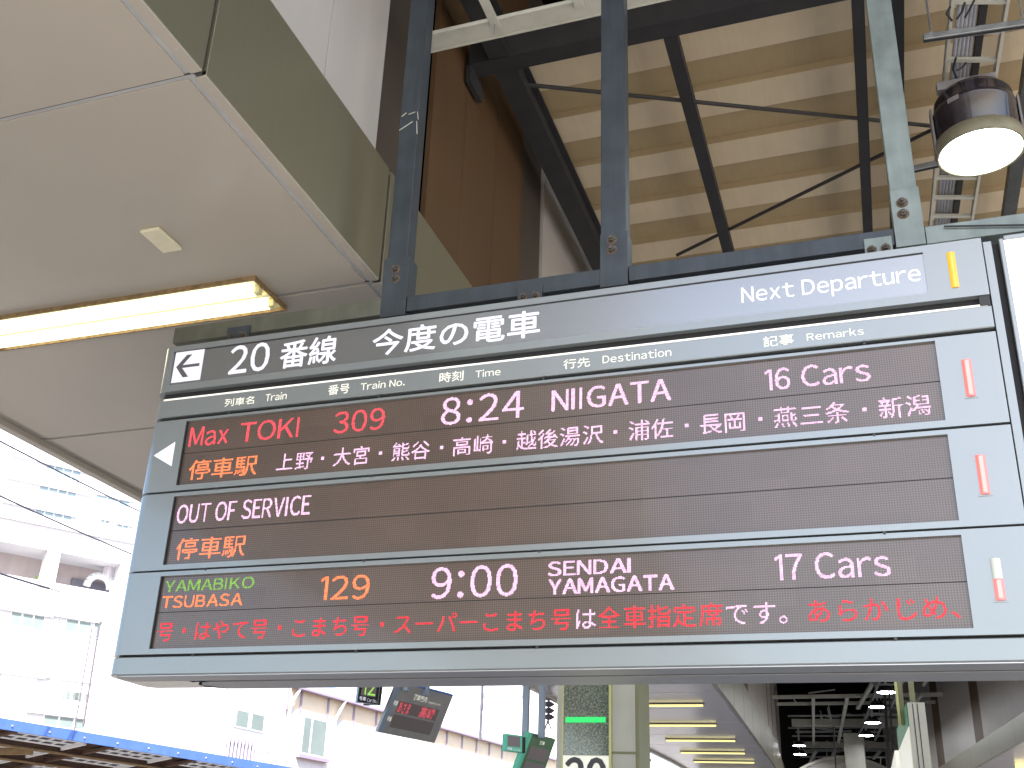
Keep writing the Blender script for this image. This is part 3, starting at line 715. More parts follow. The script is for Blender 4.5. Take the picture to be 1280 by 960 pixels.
led_cells(stops, xs - .002, (z1a + z1b) / 2, LED['pink'], r1, YL, cell=cell1 * 1.002, size=cell1 * .98, offset=.004)
led_fit('OUT OF SERVICE', (217.4, 654.1), (388, 617), LED['pink'], r2, YL, .008)
led_fit('停車駅', (215.8, 699.4), (307, 666.6), LED['orangel'], r2, YL, .008, thr=4)
led_fit('YAMABIKO', (205, 739), (316.5, 724), LED['green'], r3, YL, .008, xl=(205.3, 726), zb=(207, 739.4), zt=(310, 719.8))
led_fit('TSUBASA', (201, 748), (302, 745), LED['orange'], r3, YL, .010, zb=(206, 759.8), zt=(297, 740.4))
led_fit('129', (397.2, 750.3), (461.9, 716.5), LED['orange'], r3, YL, .005)
led_fit('9:00', (536.4, 748.3), (646.7, 703), LED['pink'], r3, YL, .007)
led_fit('SENDAI', (682.8, 719.7), (787.4, 695.8), LED['pink'], r3, YL, .019)
led_fit('YAMAGATA', (684, 742.7), (842, 717.5), LED['pink'], r3, YL, .019, zt=(835, 716.5))
led_fit('17 Cars', (970, 724.7), (1114.6, 700), LED['pink'], r3, YL, .007, zb=(978, 724.7), zt=(1037, 688.6), xr=(1114.6, 718.8))
x3 = bxz((192.8, 800.8))[0] - .004
z3 = (bxz((200, 801.5))[1] + bxz((200, 775.5))[1]) / 2
cell3 = .1087
segs = [('号・はやて号・こまち号・スーパーこまち号', 'red', 0), ('は', 'pink', 20), ('全車指定席', 'red', 21), ('です。', 'pink', 26), ('あらかじめ、', 'red', 29)]
for body, cname, k0 in segs:
    led_cells(body, x3, z3, LED[cname], r3, YL, cell=cell3, size=cell3 * .98, offset=.004, k0=k0)
# white triangle by the top row
MB().add([(-3.632, YB - .0012, 3.656), (-3.503, YB - .0012, 3.583), (-3.504, YB - .0012, 3.727)], [(0, 1, 2)]).build('white_triangle', M['whitet'], bd, fix=False)
lampbar(r1, 3.735, 3.567, LAMP['red']); lampbar(r2, 3.303, 3.136, LAMP['red']); lampbar(r3, 2.869, 2.704, LAMP['red'], LAMP['clear'])
# base rail and metal underside
BZ = 2.472
facep('base_rail', BZ, 2.561)
MB().prism(cabprof(x0=-3.66, r=.06, y0=YB + .012, y1=4.752), BZ - .006, BZ - .001).build('underside_sheet', M['board_under'], bd)
MB().prism(cabprof(x0=-3.30, r=.13, y0=4.782, y1=4.975), BZ - .008, BZ - .001).build('underside_sheet', M['board_under'], bd)
MB().prism(cabprof(x0=-3.31, r=.06, y0=4.7525, y1=4.7815), BZ - .003, BZ - .0005).build('underside_groove', M['gap'], bd)
for zz, in ((3.4335,), (3.0005,), (2.5665,), (3.868,)):
    for px in (-3.19, -1.42, .05, -2.3):
        MB().tube((px, YB + .002, zz - .002), (px, YB - .003, zz - .002), .007, 10).build('screw', M['darkpaint'], bd)
# end column between this board and the next sign
MB().box(.578, .613, YB + .004, YK, 2.472, 4.300).build('end_column', M['board'], bd, .002)
MB().box(.614, .640, YB + .03, YK, 2.472, 4.297).build('end_recess', M['gap'], bd)

# lit white sign on the right
ws = thing('lit_sign', 'brightly lit white sign panel cut off by the right edge', 'lit sign')
MB().box(.642, .662, YB, YK, 2.47, 4.305).build('sign_frame', M['board'], ws, .004)
MB().box(.662, 3.2, YB, YK, 4.294, 4.318).build('sign_frame', M['board'], ws, .004)
MB().box(.662, 3.2, YB + .004, YB + .02, 2.50, 4.2935).build('sign_face', M['white_sign'], ws)
MB().box(.662, 3.2, YB, YK, 2.472, 2.499).build('sign_frame', M['board'], ws, .004)
MB().box(.662, 3.2, YB + .03, YK, 2.50, 4.293).build('sign_back', M['board'], ws)

# =================================================================== FAR END OF THE HALL
def rx(y): return 2.39 - .129 * (y - 26.0)
rc = thing('right_canopy', 'far right canopy edge with olive fascia and pale soffit', 'canopy')
for k in range(16):
    a, b = 14 + k * 2.4, 14 + (k + 1) * 2.4
    MB().hexa([(rx(a), a + .01, ZS), (rx(a) + .04, a + .01, ZS), (rx(b) + .04, b - .01, ZS), (rx(b), b - .01, ZS)],
              [(rx(a), a + .01, 5.32), (rx(a) + .04, a + .01, 5.32), (rx(b) + .04, b - .01, 5.32), (rx(b), b - .01, 5.32)]).build('fascia_panel', M['fascia'], rc, .004)
    MB().hexa([(rx(a) + .042, a + .01, ZS + .003), (rx(a) + 5, a + .01, ZS + .003), (rx(b) + 5, b - .01, ZS + .003), (rx(b) + .042, b - .01, ZS + .003)],
              [(rx(a) + .042, a + .01, ZS + .04), (rx(a) + 5, a + .01, ZS + .04), (rx(b) + 5, b - .01, ZS + .04), (rx(b) + .042, b - .01, ZS + .04)]).build('ceiling_panel', M['farsoffit'], rc)
t = thing('strip_light', 'yellow strip light under the right soffit at the lower right corner', 'strip light', 'far strip lights under the canopy')
q = at(1272, 955, 'z', ZS); MB().box(q.x - .05, q.x + 1.7, q.y - .1, q.y + .1, ZS - .12, ZS - .002).build('tube_cover', M['fartube'], t)
rw = thing('right_wall', 'far right hall wall of white panels with two narrow brown strips', 'wall')
rn = Vector((1, .129, 0)).normalized(); rp = Vector((rx(26) + .25, 26, 0))
def rwy(px, py): return at_plane(px, py, rp, rn).y
def rpanel(y0, y1, m, z1=9.0):
    xa, xb = rx(y0) + .25, rx(y1) + .25
    MB().hexa([(xa, y0 + .01, 5.33), (xa + .05, y0 + .01, 5.33), (xb + .05, y1 - .01, 5.33), (xb, y1 - .01, 5.33)],
              [(xa, y0 + .01, z1), (xa + .05, y0 + .01, z1), (xb + .05, y1 - .01, z1), (xb, y1 - .01, z1)]).build('wall_panel', m, rw)
ya, yb_, yc, yd_, ye = rwy(1225, 915), rwy(1214, 870), rwy(1177, 900), rwy(1167, 900), rwy(1160, 920)
ys = sorted([rwy(1227, 900), rwy(1216, 900), rwy(1177, 915), rwy(1168, 915)])
y0 = 14
while y0 < ys[0] - .1:
    y1 = min(y0 + 2.6, ys[0]); rpanel(y0, y1, M['greypanel']); y0 = y1
rpanel(ys[0], ys[1], M['brown']); rpanel(ys[1], (ys[1] + ys[2]) / 2, M['whitepanel']); rpanel((ys[1] + ys[2]) / 2, ys[2], M['whitepanel'])
rpanel(ys[2], ys[3], M['brown']); rpanel(ys[3], ys[3] + 4, M['whitepanel']); rpanel(ys[3] + 4, ys[3] + 12, M['greypanel'])

ft = thing('far_truss', 'far white roof framing bars below the black ceiling at the end of the hall', 'roof frame')
ZF = 7.3
def Q(x, y, z=ZF): q = at(x, y, 'z', z); return Vector((q.x, q.y, z))
for (x0, y0, x1, y1, w, h, m) in ((966, 871.5, 1219, 867.5, .10, .10, 'cream'), (971, 880, 1205, 877, .10, .09, 'cream'), (985, 895, 1178, 893, .06, .05, 'galv'),
                                  (990, 903.5, 1180, 903, .16, .24, 'cream'), (985, 910, 1110, 909, .05, .05, 'galv'), (995, 915, 1064, 914, .08, .07, 'galv'),
                                  (1002, 931, 1166, 932, .22, .22, 'cream'), (990, 920, 1110, 920, .05, .05, 'galv'), (1000, 938, 1160, 938, .09, .09, 'galv'), (1000, 946, 1150, 947, .07, .06, 'galv')):
    MB().bar(Q(x0, y0), Q(x1, y1), w, h).build('cross_bar', M[m], ft)
for (x0, y0, x1, y1, w) in ((1016.5, 871, 1017, 930, .09), (1059, 871, 1048, 928, .10), (1020, 938, 1011, 956, .10), (1043, 938, 1038, 952, .08), (1101, 938, 1092, 948, .10), (1152, 868, 1144, 877, .08), (1160, 845, 1154, 856, .08), (1090, 855, 1072, 885, .10)):
    MB().bar(Q(x0, y0, ZF - .1), Q(x1, y1, ZF - .1), w, .08).build('long_bar', M['cream'], ft)
rnd = random.Random(3)
st = MB()
for k in range(46):
    x = rnd.uniform(990, 1120); yy = rnd.uniform(866, 948)
    p = Q(x, yy, 7.35 + rnd.uniform(-.1, .3)); ln = rnd.uniform(.2, .9)
    if rnd.random() < .5: st.bar(p, p + Vector((rnd.uniform(-.1, .1), 0, -ln * .6)), .035, .035)
    else: st.bar(p, p + Vector((ln, rnd.uniform(-.4, .4), rnd.uniform(-.1, .1))), .04, .04)
sto = st.build('pipework', M['galv'], ft); sto['kind'] = 'stuff'
# cable rack that carries the row of lamps
rk = MB()
for k in range(14):
    a = Vector((.05 - .09 * k, 29.2 + 1.05 * k, 7.15)); rk.bar(a, a + Vector((.6, 0, 0)), .05, .05)
rk.bar((.05, 29, 7.15), (-1.2, 44, 7.15), .05, .08); rk.bar((.65, 29, 7.15), (-.6, 44, 7.15), .05, .08)
rk.build('lamp_rack', M['galv'], ft)
for k, (x, y, w) in enumerate(((1108, 865.5, 25), (1097, 883.5, 23), (1091, 903.5, 21), (1083, 919.5, 19), (999, 932, 17), (1000, 943, 17), (1160, 933, 11))):
    t = thing('round_lamp', ['first', 'second', 'third', 'fourth', 'fifth', 'sixth', 'seventh'][k] + ' lit round lamp in the far hall, ' + ('central row counted from the board' if k < 4 else 'left pair upper one' if k == 4 else 'left pair lower one' if k == 5 else 'alone beside the right brown strip'), 'lamp', 'round lamps in the far hall')
    p = Q(x, y, 6.6); r = w / 2 * (p - EYE).length / 1560
    MB().lathe(p, [(0, 0), (r * .93, 0)], 20).build('lens', M['farlens'], t)
    MB().lathe(p, [(r * .94, 0), (r, -.01), (r, .04), (r * .8, .06), (r * .6, .15), (0, .17)], 20).build('housing', M['lampbody'], t)
    MB().tube(p + Vector((0, 0, .17)), p + Vector((0, 0, .7)), .03, 6).build('stem', M['galv'], t)
# far column and arched end
pc = at(1069, 930, 'y', 40)
o = MB().box(pc.x - .36, pc.x + .28, 40, 40.6, 3.5, at(1069, 916, 'y', 40).z).build('far_column', M['palepost'], None, .02); tag(o, 'pale square column in the middle of the far hall', 'column')
av = thing('arched_canopy', 'low arched beige end canopy behind the far column', 'canopy')
yA = 45.0; L0, L1, tp = at(1000, 962, 'y', yA), at(1112, 955, 'y', yA), at(1058, 946.5, 'y', yA)
cxA = (L0.x + L1.x) / 2; hw = (L1.x - L0.x) / 2; rise = tp.z - L0.z
mb = MB(); n = 18
for k in range(n):
    t0, t1 = -1 + 2 * k / n, -1 + 2 * (k + 1) / n
    z0_, z1_ = L0.z + rise * (1 - t0 * t0), L0.z + rise * (1 - t1 * t1)
    mb.hexa([(cxA + t0 * hw, yA, z0_ - 1.4), (cxA + t1 * hw, yA, z1_ - 1.4), (cxA + t1 * hw, yA + .3, z1_ - 1.4), (cxA + t0 * hw, yA + .3, z0_ - 1.4)],
            [(cxA + t0 * hw, yA, z0_), (cxA + t1 * hw, yA, z1_), (cxA + t1 * hw, yA + .3, z1_), (cxA + t0 * hw, yA + .3, z0_)])
mb.build('arch_panel', M['greypanel'], av)
mb = MB()
for k in range(n):
    t0, t1 = -1 + 2 * k / n, -1 + 2 * (k + 1) / n
    mb.bar((cxA + t0 * hw, yA - .05, L0.z + rise * (1 - t0 * t0)), (cxA + t1 * hw, yA - .05, L0.z + rise * (1 - t1 * t1)), .1, .06, (0, 1, 0))
mb.build('arch_rim', M['cream'], av)
o = MB().box(-9, 9, 56, 56.3, 0, 10.2).build('end_wall', M['black'], None); tag(o, 'black end wall closing the far hall behind the lamps', 'wall')
# thin dark hanging conduits and loop
for (x, y0, y1, yy) in ((1042, 908, 960, 34), (1106, 868, 960, 30), (1111, 860, 940, 29)):
    p, q = at(x, y0, 'y', yy), at(x + (3 if x < 1100 else 5), y1, 'y', yy)
    o = MB().bar(p, q, .07 if x == 1106 else .04, .07).build('hanging_pole', M['beam'], None)
    tag(o, {1042: 'thin dark hanging pole left of the far column', 1106: 'thick dark hanging pole right of the lamp row', 1111: 'thin dark pole touching the first far lamp'}[x], 'pole', 'dark poles in the far hall')

# hanging green and cream sign at the right
hs = thing('hanging_sign', 'cream sign with green top band seen edge on, hanging below the board at right', 'sign')
YS = 9.0; n0 = at(1133, 878, 'y', YS); n1 = at(1157, 878, 'y', YS)
bx0, bx1, bz1 = n0.x, at(1152, 878, 'y', YS).x, n0.z
N0 = Vector((n0.x, YS, 0)); dS = hdir(1045); nS = Vector((-dS.y, dS.x, 0))     # face runs away to the left, nS points left
A_ = Matrix(((dS.x, -ray(1121, 913).x), (dS.y, -ray(1121, 913).y))); LS = min((A_.inverted() @ Vector((EYE.x - N0.x, EYE.y - N0.y)))[0], 4.0)
def sbox(s0, s1, o0, o1, z0, z1, nm, m):
    def p(s, o, z): q = N0 + dS * s + nS * o; return (q.x, q.y, z)
    return MB().hexa([p(s0, o0, z0), p(s1, o0, z0), p(s1, o1, z0), p(s0, o1, z0)], [p(s0, o0, z1), p(s1, o0, z1), p(s1, o1, z1), p(s0, o1, z1)]).build(nm, m, hs)
sbox(0, LS, -(bx1 - bx0) - .02, -.004, 1.9, bz1, 'sign_box', M['palepost'])
for k in range(2): o_ = -(bx1 - bx0) * (.36 + .3 * k); sbox(-.004, -.0005, o_ - .006, o_, 1.95, bz1 - .01, 'edge_seam', M['darkpaint'])
sbox(.02, LS - .02, -.003, .003, bz1 - .17, bz1 - .004, 'green_band', M['greenband'])
sbox(.02, LS - .02, -.003, .002, 1.95, bz1 - .172, 'sign_face', M['cream_sign'])
for (x0, x1, m) in ((1117.5, 1121, 'yellowtrim'), (1121.3, 1127, 'olivepost')):
    a, b = at(x0, 852, 'y', 9.4).x, at(x1, 852, 'y', 9.4).x; MB().box(a, b, 9.35, 9.42, 2.9, 4.6).build('hanger', M[m], hs)
a, b = at(1135, 852, 'y', YS).x, at(1142, 852, 'y', YS).x; MB().box(a, b, YS + .05, YS + .12, bz1, 4.6).build('hanger', M['olivepost'], hs)
ys_ = thing('small_yellow_sign', 'small pale yellow sign box low behind the hanging green and cream sign', 'sign')
p = at(1111, 945, 'y', 11); q = at(1119, 945, 'y', 11); zt = at(1119, 938, 'y', 11).z
MB().hexa([(p.x, 12.6, 2.2), (q.x, 11, 2.2), (q.x + .07, 11, 2.2), (p.x + .07, 12.6, 2.2)], [(p.x, 12.6, zt), (q.x, 11, zt), (q.x + .07, 11, zt), (p.x + .07, 12.6, zt)]).build('sign_box', M['cream_sign'], ys_)
MB().box(q.x + .072, q.x + .12, 11, 11.1, 2.2, zt + .05).build('sign_post', M['olivepost'], ys_)

# platform number pillar
pl = thing('number_pillar', 'pillar with speckled glass, green light bar and the platform number 20 below the board', 'pillar')
YC = 10.0
MB().box(-2.881, -2.834, YC, YC + .5, 0, 4.78).build('edge_trim', M['palepost'], pl, .004)
MB().box(-2.8335, -2.392, YC + .012, YC + .5, 0, 4.78).build('core', M['palepost'], pl)
MB().box(-2.8335, -2.818, YC + .002, YC + .010, 2.0, 4.7).build('yellow_strip', M['yellowtrim'], pl)
MB().box(-2.3915, -2.370, YC - .004, YC + .1, 0, 4.78).build('yellow_strip', M['yellowtrim'], pl)
MB().box(-2.3695, -2.155, YC + .02, YC + .5, 0, 4.78).build('side_box', M['palepost'], pl, .006)
MB().box(-2.154, -2.122, YC + .03, YC + .5, 0, 4.78).build('dark_edge', M['olivepost'], pl)
zq = at(735, 944.5, 'y', YC).z
MB().box(-2.817, -2.393, YC + .002, YC + .010, zq + .006, 4.7).build('speckled_glass', M['speck'], pl)
MB().box(-2.817, -2.393, YC + .002, YC + .010, zq - .5, zq).build('number_plate', M['cream_sign'], pl)
g0, g1 = at(707, 904, 'y', YC), at(757, 895, 'y', YC)
MB().box(g0.x, g1.x, YC - .006, YC + .001, (g0.z + g1.z) / 2 - .025, (g0.z + g1.z) / 2 + .022).build('green_light_bar', LED['greenbar'], pl)
vs, trs = fit_text('20', -2.785, -2.424, zq - .31, zq - .022, .02); nb = MB()
for k, (dx, dz) in enumerate(((0, 0), (-.012, 0), (.012, 0), (0, .010), (0, -.010), (.008, .007), (-.008, .007))): nb.add([(x + dx, YC + .0008 - .0002 * k, z + dz) for x, z in vs], trs)
nb.build('number', M['blackt'], pl, fix=False)
MB().box(-2.39, -2.13, YC + .012, YC + .6, 2.73, 2.75).build('band', M['olivepost'], pl)

# =================================================================== OUTSIDE: OTHER PLATFORM
# tilted small boards
def board_frame(TL, TR, BL, Y0, vpx):
    tl = at(*TL, 'y', Y0); u = hdir(vpx)
    r = ray(*TR); n = u.cross(Vector((0, 0, 1)))     # find the point of ray TR closest to line tl + s u
    A = Matrix(((u.x, -r.x), (u.y, -r.y))); sol = A.inverted() @ Vector(((EYE - tl).x, (EYE - tl).y)); w = sol[0]
    rb = ray(*BL); t = (tl - EYE).dot(u) / rb.dot(u); bl = EYE + rb * t
    v = (bl - tl); return tl, u, w, v.normalized(), v.length
def fbox(fr, u0, u1, v0, v1, d0, d1, name, m, parent):
    tl, u, w, v, h = fr; n = u.cross(v).normalized()
    if n.dot(EYE - tl) < 0: n = -n
    def p(a, b, c): return tl + u * (a * w) + v * (b * h) + n * c
    return MB().hexa([p(u0, v0, d0), p(u1, v0, d0), p(u1, v1, d0), p(u0, v1, d0)], [p(u0, v0, d1), p(u1, v0, d1), p(u1, v1, d1), p(u0, v1, d1)]).build(name, m, parent)
def ftext(fr, body, u0, u1, v0, v1, d, m, parent, name='lettering', off=.02):
    tl, u, w, v, h = fr; n = u.cross(v).normalized()
    if n.dot(EYE - tl) < 0: n = -n
    vs, trs = fit_text(body, u0, u1, -v1, -v0, off)
    MB().add([tl + u * (a * w) + v * (-b * h) + n * d for a, b in vs], trs).build(name, m, parent, fix=False)
b2 = thing('small_departure_board', 'smaller dark grey tilted departure board with red text hanging under the big one', 'departure board')
fr = board_frame((497, 853), (566, 873), (472, 915), 16, 1740)
fbox(fr, 0, 1, 0, 1, -.05, 0, 'housing', M['signgrey'], b2)
fbox(fr, -.004, .075, 0, 1.0, -.01, .004, 'side_trim', M['signblue'], b2)
fbox(fr, .15, .86, .33, .56, -.01, .004, 'led_screen', M['signscreen'], b2)
fbox(fr, .15, .86, .60, .86, -.01, .004, 'led_screen', M['signscreen'], b2)
fbox(fr, 0, 1, -.03, -.001, -.07, .0, 'top_edge', M['blue'], b2)
ftext(fr, '発車案内', .34, .58, .13, .25, .006, M['creamt'], b2); ftext(fr, 'Departures', .62, .84, .20, .26, .006, M['creamt'], b2, off=0)
ftext(fr, '号車', .06, .13, .34, .44, .006, M['creamt'], b2); ftext(fr, '号車', .06, .13, .66, .76, .006, M['creamt'], b2)
ftext(fr, 'あさま', .16, .36, .33, .56, .008, LED['dim'], b2, 'led_lettering'); ftext(fr, '高崎', .54, .80, .33, .56, .008, LED['dim'], b2, 'led_lettering')
tp_ = fr[0] + fr[1] * (fr[2] * .48); MB().box(tp_.x - .05, tp_.x + .05, tp_.y, tp_.y + .08, tp_.z - .1, tp_.z + 1.5).build('hanger', M['signblue'], b2)
tp_ = fr[0] + fr[1] * (fr[2] * .12); MB().box(tp_.x - .05, tp_.x + .05, tp_.y, tp_.y + .08, tp_.z - .1, tp_.z + 1.5).build('hanger', M['signblue'], b2)
b3 = thing('car_number_sign', 'small dark sign with a green 12 and Car No. beside the small grey board', 'sign')
fr = board_frame((450, 846), (476, 850), (446, 878), 15.5, 3000)
fbox(fr, 0, 1, 0, 1, -.06, 0, 'housing', M['signblue'], b3); fbox(fr, .03, .97, -.2, .97, -.01, .004, 'face', M['gap'], b3)
fbox(fr, .14, .84, -.1, .70, -.01, .006, 'led_screen', M['signscreen'], b3)
ftext(fr, '12', .20, .80, -.02, .66, .008, LED['green'], b3, 'led_lettering', off=.01)
ftext(fr, '号車', .08, .40, .74, .90, .008, M['whitet'], b3); ftext(fr, 'Car No.', .46, .92, .78, .92, .008, M['whitet'], b3, off=.02)
fbox(fr, 1.0, 1.16, -.3, .98, -.5, -.02, 'side', M['gap'], b3)
# green pair
b4 = thing('green_departure_board', 'green tilted departure board with two dark screens left of the number pillar', 'departure board')
fr = board_frame((665, 917), (694, 930), (646, 969), 14, 1650)
fbox(fr, 0, 1.02, 0, 1.05, -.05, 0, 'housing', M['signgreen'], b4); fbox(fr, -.12, .0, -.01, 1.06, -.06, .01, 'mint_side', M['signmint'], b4)
fbox(fr, .12, .92, .28, .58, -.01, .004, 'led_screen', M['signscreen'], b4); fbox(fr, .12, .92, .64, .95, -.01, .004, 'led_screen', M['signscreen'], b4)
ftext(fr, '発車', .40, .62, .11, .20, .006, M['creamt'], b4)
for (x0, x1) in ((653, 660), (673, 680)):
    a, b = at(x0, 880, 'y', 14.1), at(x1, 880, 'y', 14.1); MB().box(a.x, b.x, 14.1, 14.18, at(x0, 917, 'y', 14.1).z - .05, 5.0).build('hanger', M['signblue'], b4)
b5 = thing('green_car_number_sign', 'small green framed sign with a blank dark screen left of the green board', 'sign')
fr = board_frame((632.5, 917), (653, 918), (632, 938), 13.6, 3000)
fbox(fr, 0, 1, 0, 1, -.08, 0, 'housing', M['signmint'], b5); fbox(fr, .12, .86, .09, .72, -.01, .004, 'led_screen', M['signscreen'], b5)
ftext(fr, '号車', .08, .38, .80, .94, .006, M['whitet'], b5); ftext(fr, 'Car No.', .44, .90, .82, .95, .006, M['whitet'], b5, off=.02)
fbox(fr, 1.0, 1.25, .05, 1.0, -.06, -.02, 'side', M['gap'], b5)

# small background bits: canopy corner, insulators
ins = thing('insulator_stack', 'stack of small dark insulators on a mast beside the number pillar', 'insulators')
for k, y in enumerate((872, 880, 888, 896)):
    p = at(686, y, 'y', 20); MB().lathe(p, [(0, -.06), (.05, -.05), (.12, 0), (.05, .04), (0, .06)], 12).build('insulator', M['insul'], ins)
p = at(686, 868, 'y', 20.0); MB().bar(p, at(685, 905, 'y', 20), .03, .03).build('mast', M['insul'], ins)
for sx in (-4, 4): MB().bar(at(685, 900, 'y', 20), at(685 + sx, 912, 'y', 20), .02, .02).build('stay', M['insul'], ins)

# blue edged roof of the next platform
dB = hdir(1516); nB = Vector((-dB.y, dB.x, 0))
zB = 4.3
e0 = at(0, 911, 'z', zB)                              # lower blue edge
bh = (at_plane(0, 897, e0, nB).z - zB)
blue = thing('blue_canopy', 'neighbouring platform roof with bright blue edge and brown girders at the lower left', 'canopy')
def BP(s, o, z): p = e0 + dB * s + nB * (o if nB.dot(e0) > 0 else -o); return (p.x, p.y, z - .13 * max(o, 0))
def bbar(s0, s1, o0, o1, z0, z1, nm, m): return MB().hexa([BP(s0, o0, z0), BP(s1, o0, z0), BP(s1, o1, z0), BP(s0, o1, z0)], [BP(s0, o0, z1), BP(s1, o0, z1), BP(s1, o1, z1), BP(s0, o1, z1)]).build(nm, m, blue)
bbar(-14, 40, 0, .03, zB, zB + bh, 'blue_fascia', M['blue'])
bbar(-14, 40, .03, 16, zB + bh * .75, zB + bh * .95, 'roof_sheet', M['rustbeam'])
for k in range(-8, 26):
    p = BP(k * 1.05 + .3, -.01, zB + bh * .42); MB().lathe(p, [(0, -.03), (.025, 0), (0, .03)], 8).build('rivet', M['whitepanel'], blue)
for o, w, z in ((1.15, .10, .30), (2.55, .12, .36), (4.3, .12, .36), (5.8, .12, .36), (7.4, .12, .3), (9.0, .12, .3)):
    bbar(-14, 40, o, o + w, zB - .06, zB + .10, 'girder', M['rustbeam'])
    bbar(-14, 40, o - .08, o - .002, zB - .10, zB - .062, 'girder_flange', M['tanbeam'])
for k in range(-5, 10):
    s = k * 2.9 + .4
    bbar(s, s + .12, .05, 7.4, zB - .02, zB + .05, 'rafter', M['rustbeam'])
    for (oa, ob) in ((.25, 1.1), (1.45, 2.4), (2.9, 4.1)):
        # glazed bays: white glazing bars over pale rooflight
        bbar(s + .3, s + 2.2, oa, ob, zB + .10, zB + .11, 'rooflight', M['bgrey'])
        for j in range(6): bbar(s + .3 + j * .38, s + .36 + j * .38, oa, ob, zB + .075, zB + .095, 'glazing_bar', M['rooflight'])
        for j in range(3): bbar(s + .3, s + 2.2, oa + (ob - oa) * j / 2.4, oa + (ob - oa) * j / 2.4 + .07, zB + .05, zB + .074, 'glazing_bar', M['rooflight'])
        bbar(s + 2.22, s + 2.30, oa, ob, zB + .0, zB + .08, 'glazing_end', M['frame'])
q = e0 + dB * -.3
MB().bar(BP(.2, 2.0, zB - .18), BP(1.9, 1.2, zB - .10), .16, .16).build('tan_brace', M['tanbeam'], blue)
for s in (-9, 12, 26): MB().box(*(lambda p: (p[0] - .15, p[0] + .15, p[1] - .15, p[1] + .15, -1.2, zB))(BP(s, 3.6, 0))).build('support_column', M['rustbeam'], blue)

# white low building with windows (runs away to the right)
dW = hdir(1405); P0 = at(378, 861, 'y', 45); nW = Vector((dW.y, -dW.x, 0))
if nW.dot(EYE - P0) < 0: nW = -nW
lowb = thing('low_white_building', 'low white building with beige boards under its eave behind the blue edged roof', 'building')
def WP(px, py, off=0): return at_plane(px, py, P0 + nW * off, nW)
def ws_(px, py): return (WP(px, py) - P0).dot(dW)
def wbox(s0, s1, z0, z1, o0, o1, nm, m, parent=None):
    def p(s, o, z): q = P0 + dW * s + nW * o; return (q.x, q.y, z)
    return MB().hexa([p(s0, o0, z0), p(s1, o0, z0), p(s1, o1, z0), p(s0, o1, z0)], [p(s0, o0, z1), p(s1, o0, z1), p(s1, o1, z1), p(s0, o1, z1)]).build(nm, m, parent or lowb)
zE = P0.z
sL, sR = ws_(150, 830), 60
zbb = WP(378, 889).z
wbox(ws_(360, 900), sR, -1.2, zbb, -8, 0, 'wall', M['bwall'])
wbox(ws_(360, 900), sR, zbb + .001, zE, -8, -.04, 'upper_wall', M['beige'])
wbox(ws_(360, 900), sR, zE, zE + .25, -9, .35, 'eave', M['bwall'])
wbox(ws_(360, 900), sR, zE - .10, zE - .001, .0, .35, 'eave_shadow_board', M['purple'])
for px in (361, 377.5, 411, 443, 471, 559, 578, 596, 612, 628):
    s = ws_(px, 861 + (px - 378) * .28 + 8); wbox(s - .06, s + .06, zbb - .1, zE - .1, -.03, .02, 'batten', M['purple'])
s0, s1 = ws_(378.5, 892), ws_(409, 900); zt_, zb_ = WP(379, 893).z, WP(372, 942).z
win = wbox(s0, s1, zb_, zt_, .001, .06, 'window', M['frame'])
sm = s0 + (s1 - s0) * .36
wbox(s0 + .1, sm - .06, zb_ + .1, zt_ - .1, .061, .075, 'pane', M['bcurtain'], win); wbox(sm + .06, s1 - .1, zb_ + .1, zt_ - .1, .061, .075, 'pane', M['bcurtain'], win)
wbox(s0 - .2, s1 + .2, zb_ - .16, zb_ - .002, .0, .22, 'sill', M['purple'], win)
for px, py in ((371, 862), (426, 880)):
    s = ws_(px, py); z = WP(px, py).z
    b = MB(); a = P0 + dW * s + nW * .3
    b.tube((a.x, a.y, z + .2), tuple(P0 + dW * (s - .5) + nW * .12 + Vector((0, 0, z - zE - .8))), .07, 8)
    c = P0 + dW * (s - .5) + nW * .12; b.tube((c.x, c.y, z - .8), (c.x, c.y, -1), .07, 8)
    b.build('downpipe', M['bwall'], lowb)
# taller blank block with door and railing
blk = thing('blank_white_block', 'blank white wall block with a small barred door left of the windowed building', 'building')
def kb(s0, s1, z0, z1, o0, o1, nm, m, par=None): return wbox(s0, s1, z0, z1, o0, o1, nm, m, par or blk)
sb0, sb1 = ws_(140, 840), ws_(357, 900)
kb(sb0, sb1, -1.2, zE + 2.2, -.9, -.02, 'wall', M['bwall'])
d0, d1 = ws_(293, 895), ws_(330, 905); z1_, z0_ = WP(300, 885).z, WP(292, 908).z
dr = kb(d0, d1, z0_, z1_, -.019, .03, 'window', M['frame'])
mid = (d0 + d1) / 2
kb(d0 + .1, mid - .12, z0_ + .05, z1_ - .1, .031, .04, 'pane', M['bcurtain'], dr); kb(mid + .12, d1 - .08, z0_ + .05, z1_ - .1, .031, .04, 'pane', M['bcurtain'], dr)
rl = thing('white_railing', 'white balcony railing of thin bars in front of the barred door', 'railing')
zr_ = WP(285, 912).z
kb(d0 - .9, d1 + .3, zr_ - .08, zr_, .25, .30, 'rail', M['frame'], rl)
for k in range(15): s = d0 - .9 + k * (d1 - d0 + 1.2) / 14; kb(s - .03, s + .03, zr_ - 1.7, zr_ - .081, .26, .29, 'bar', M['frame'], rl)
kb(d0 - .2, d1 - .5, zr_ - 1.7, zr_ - .3, -.01, .03, 'dark_gap', M['purple'], blk)
for k in range(3):
    s = ws_(205 + 40 * k, 850); kb(s, s + .03, 3, 9, -.018, .01, 'wall_seam', M['purple'])

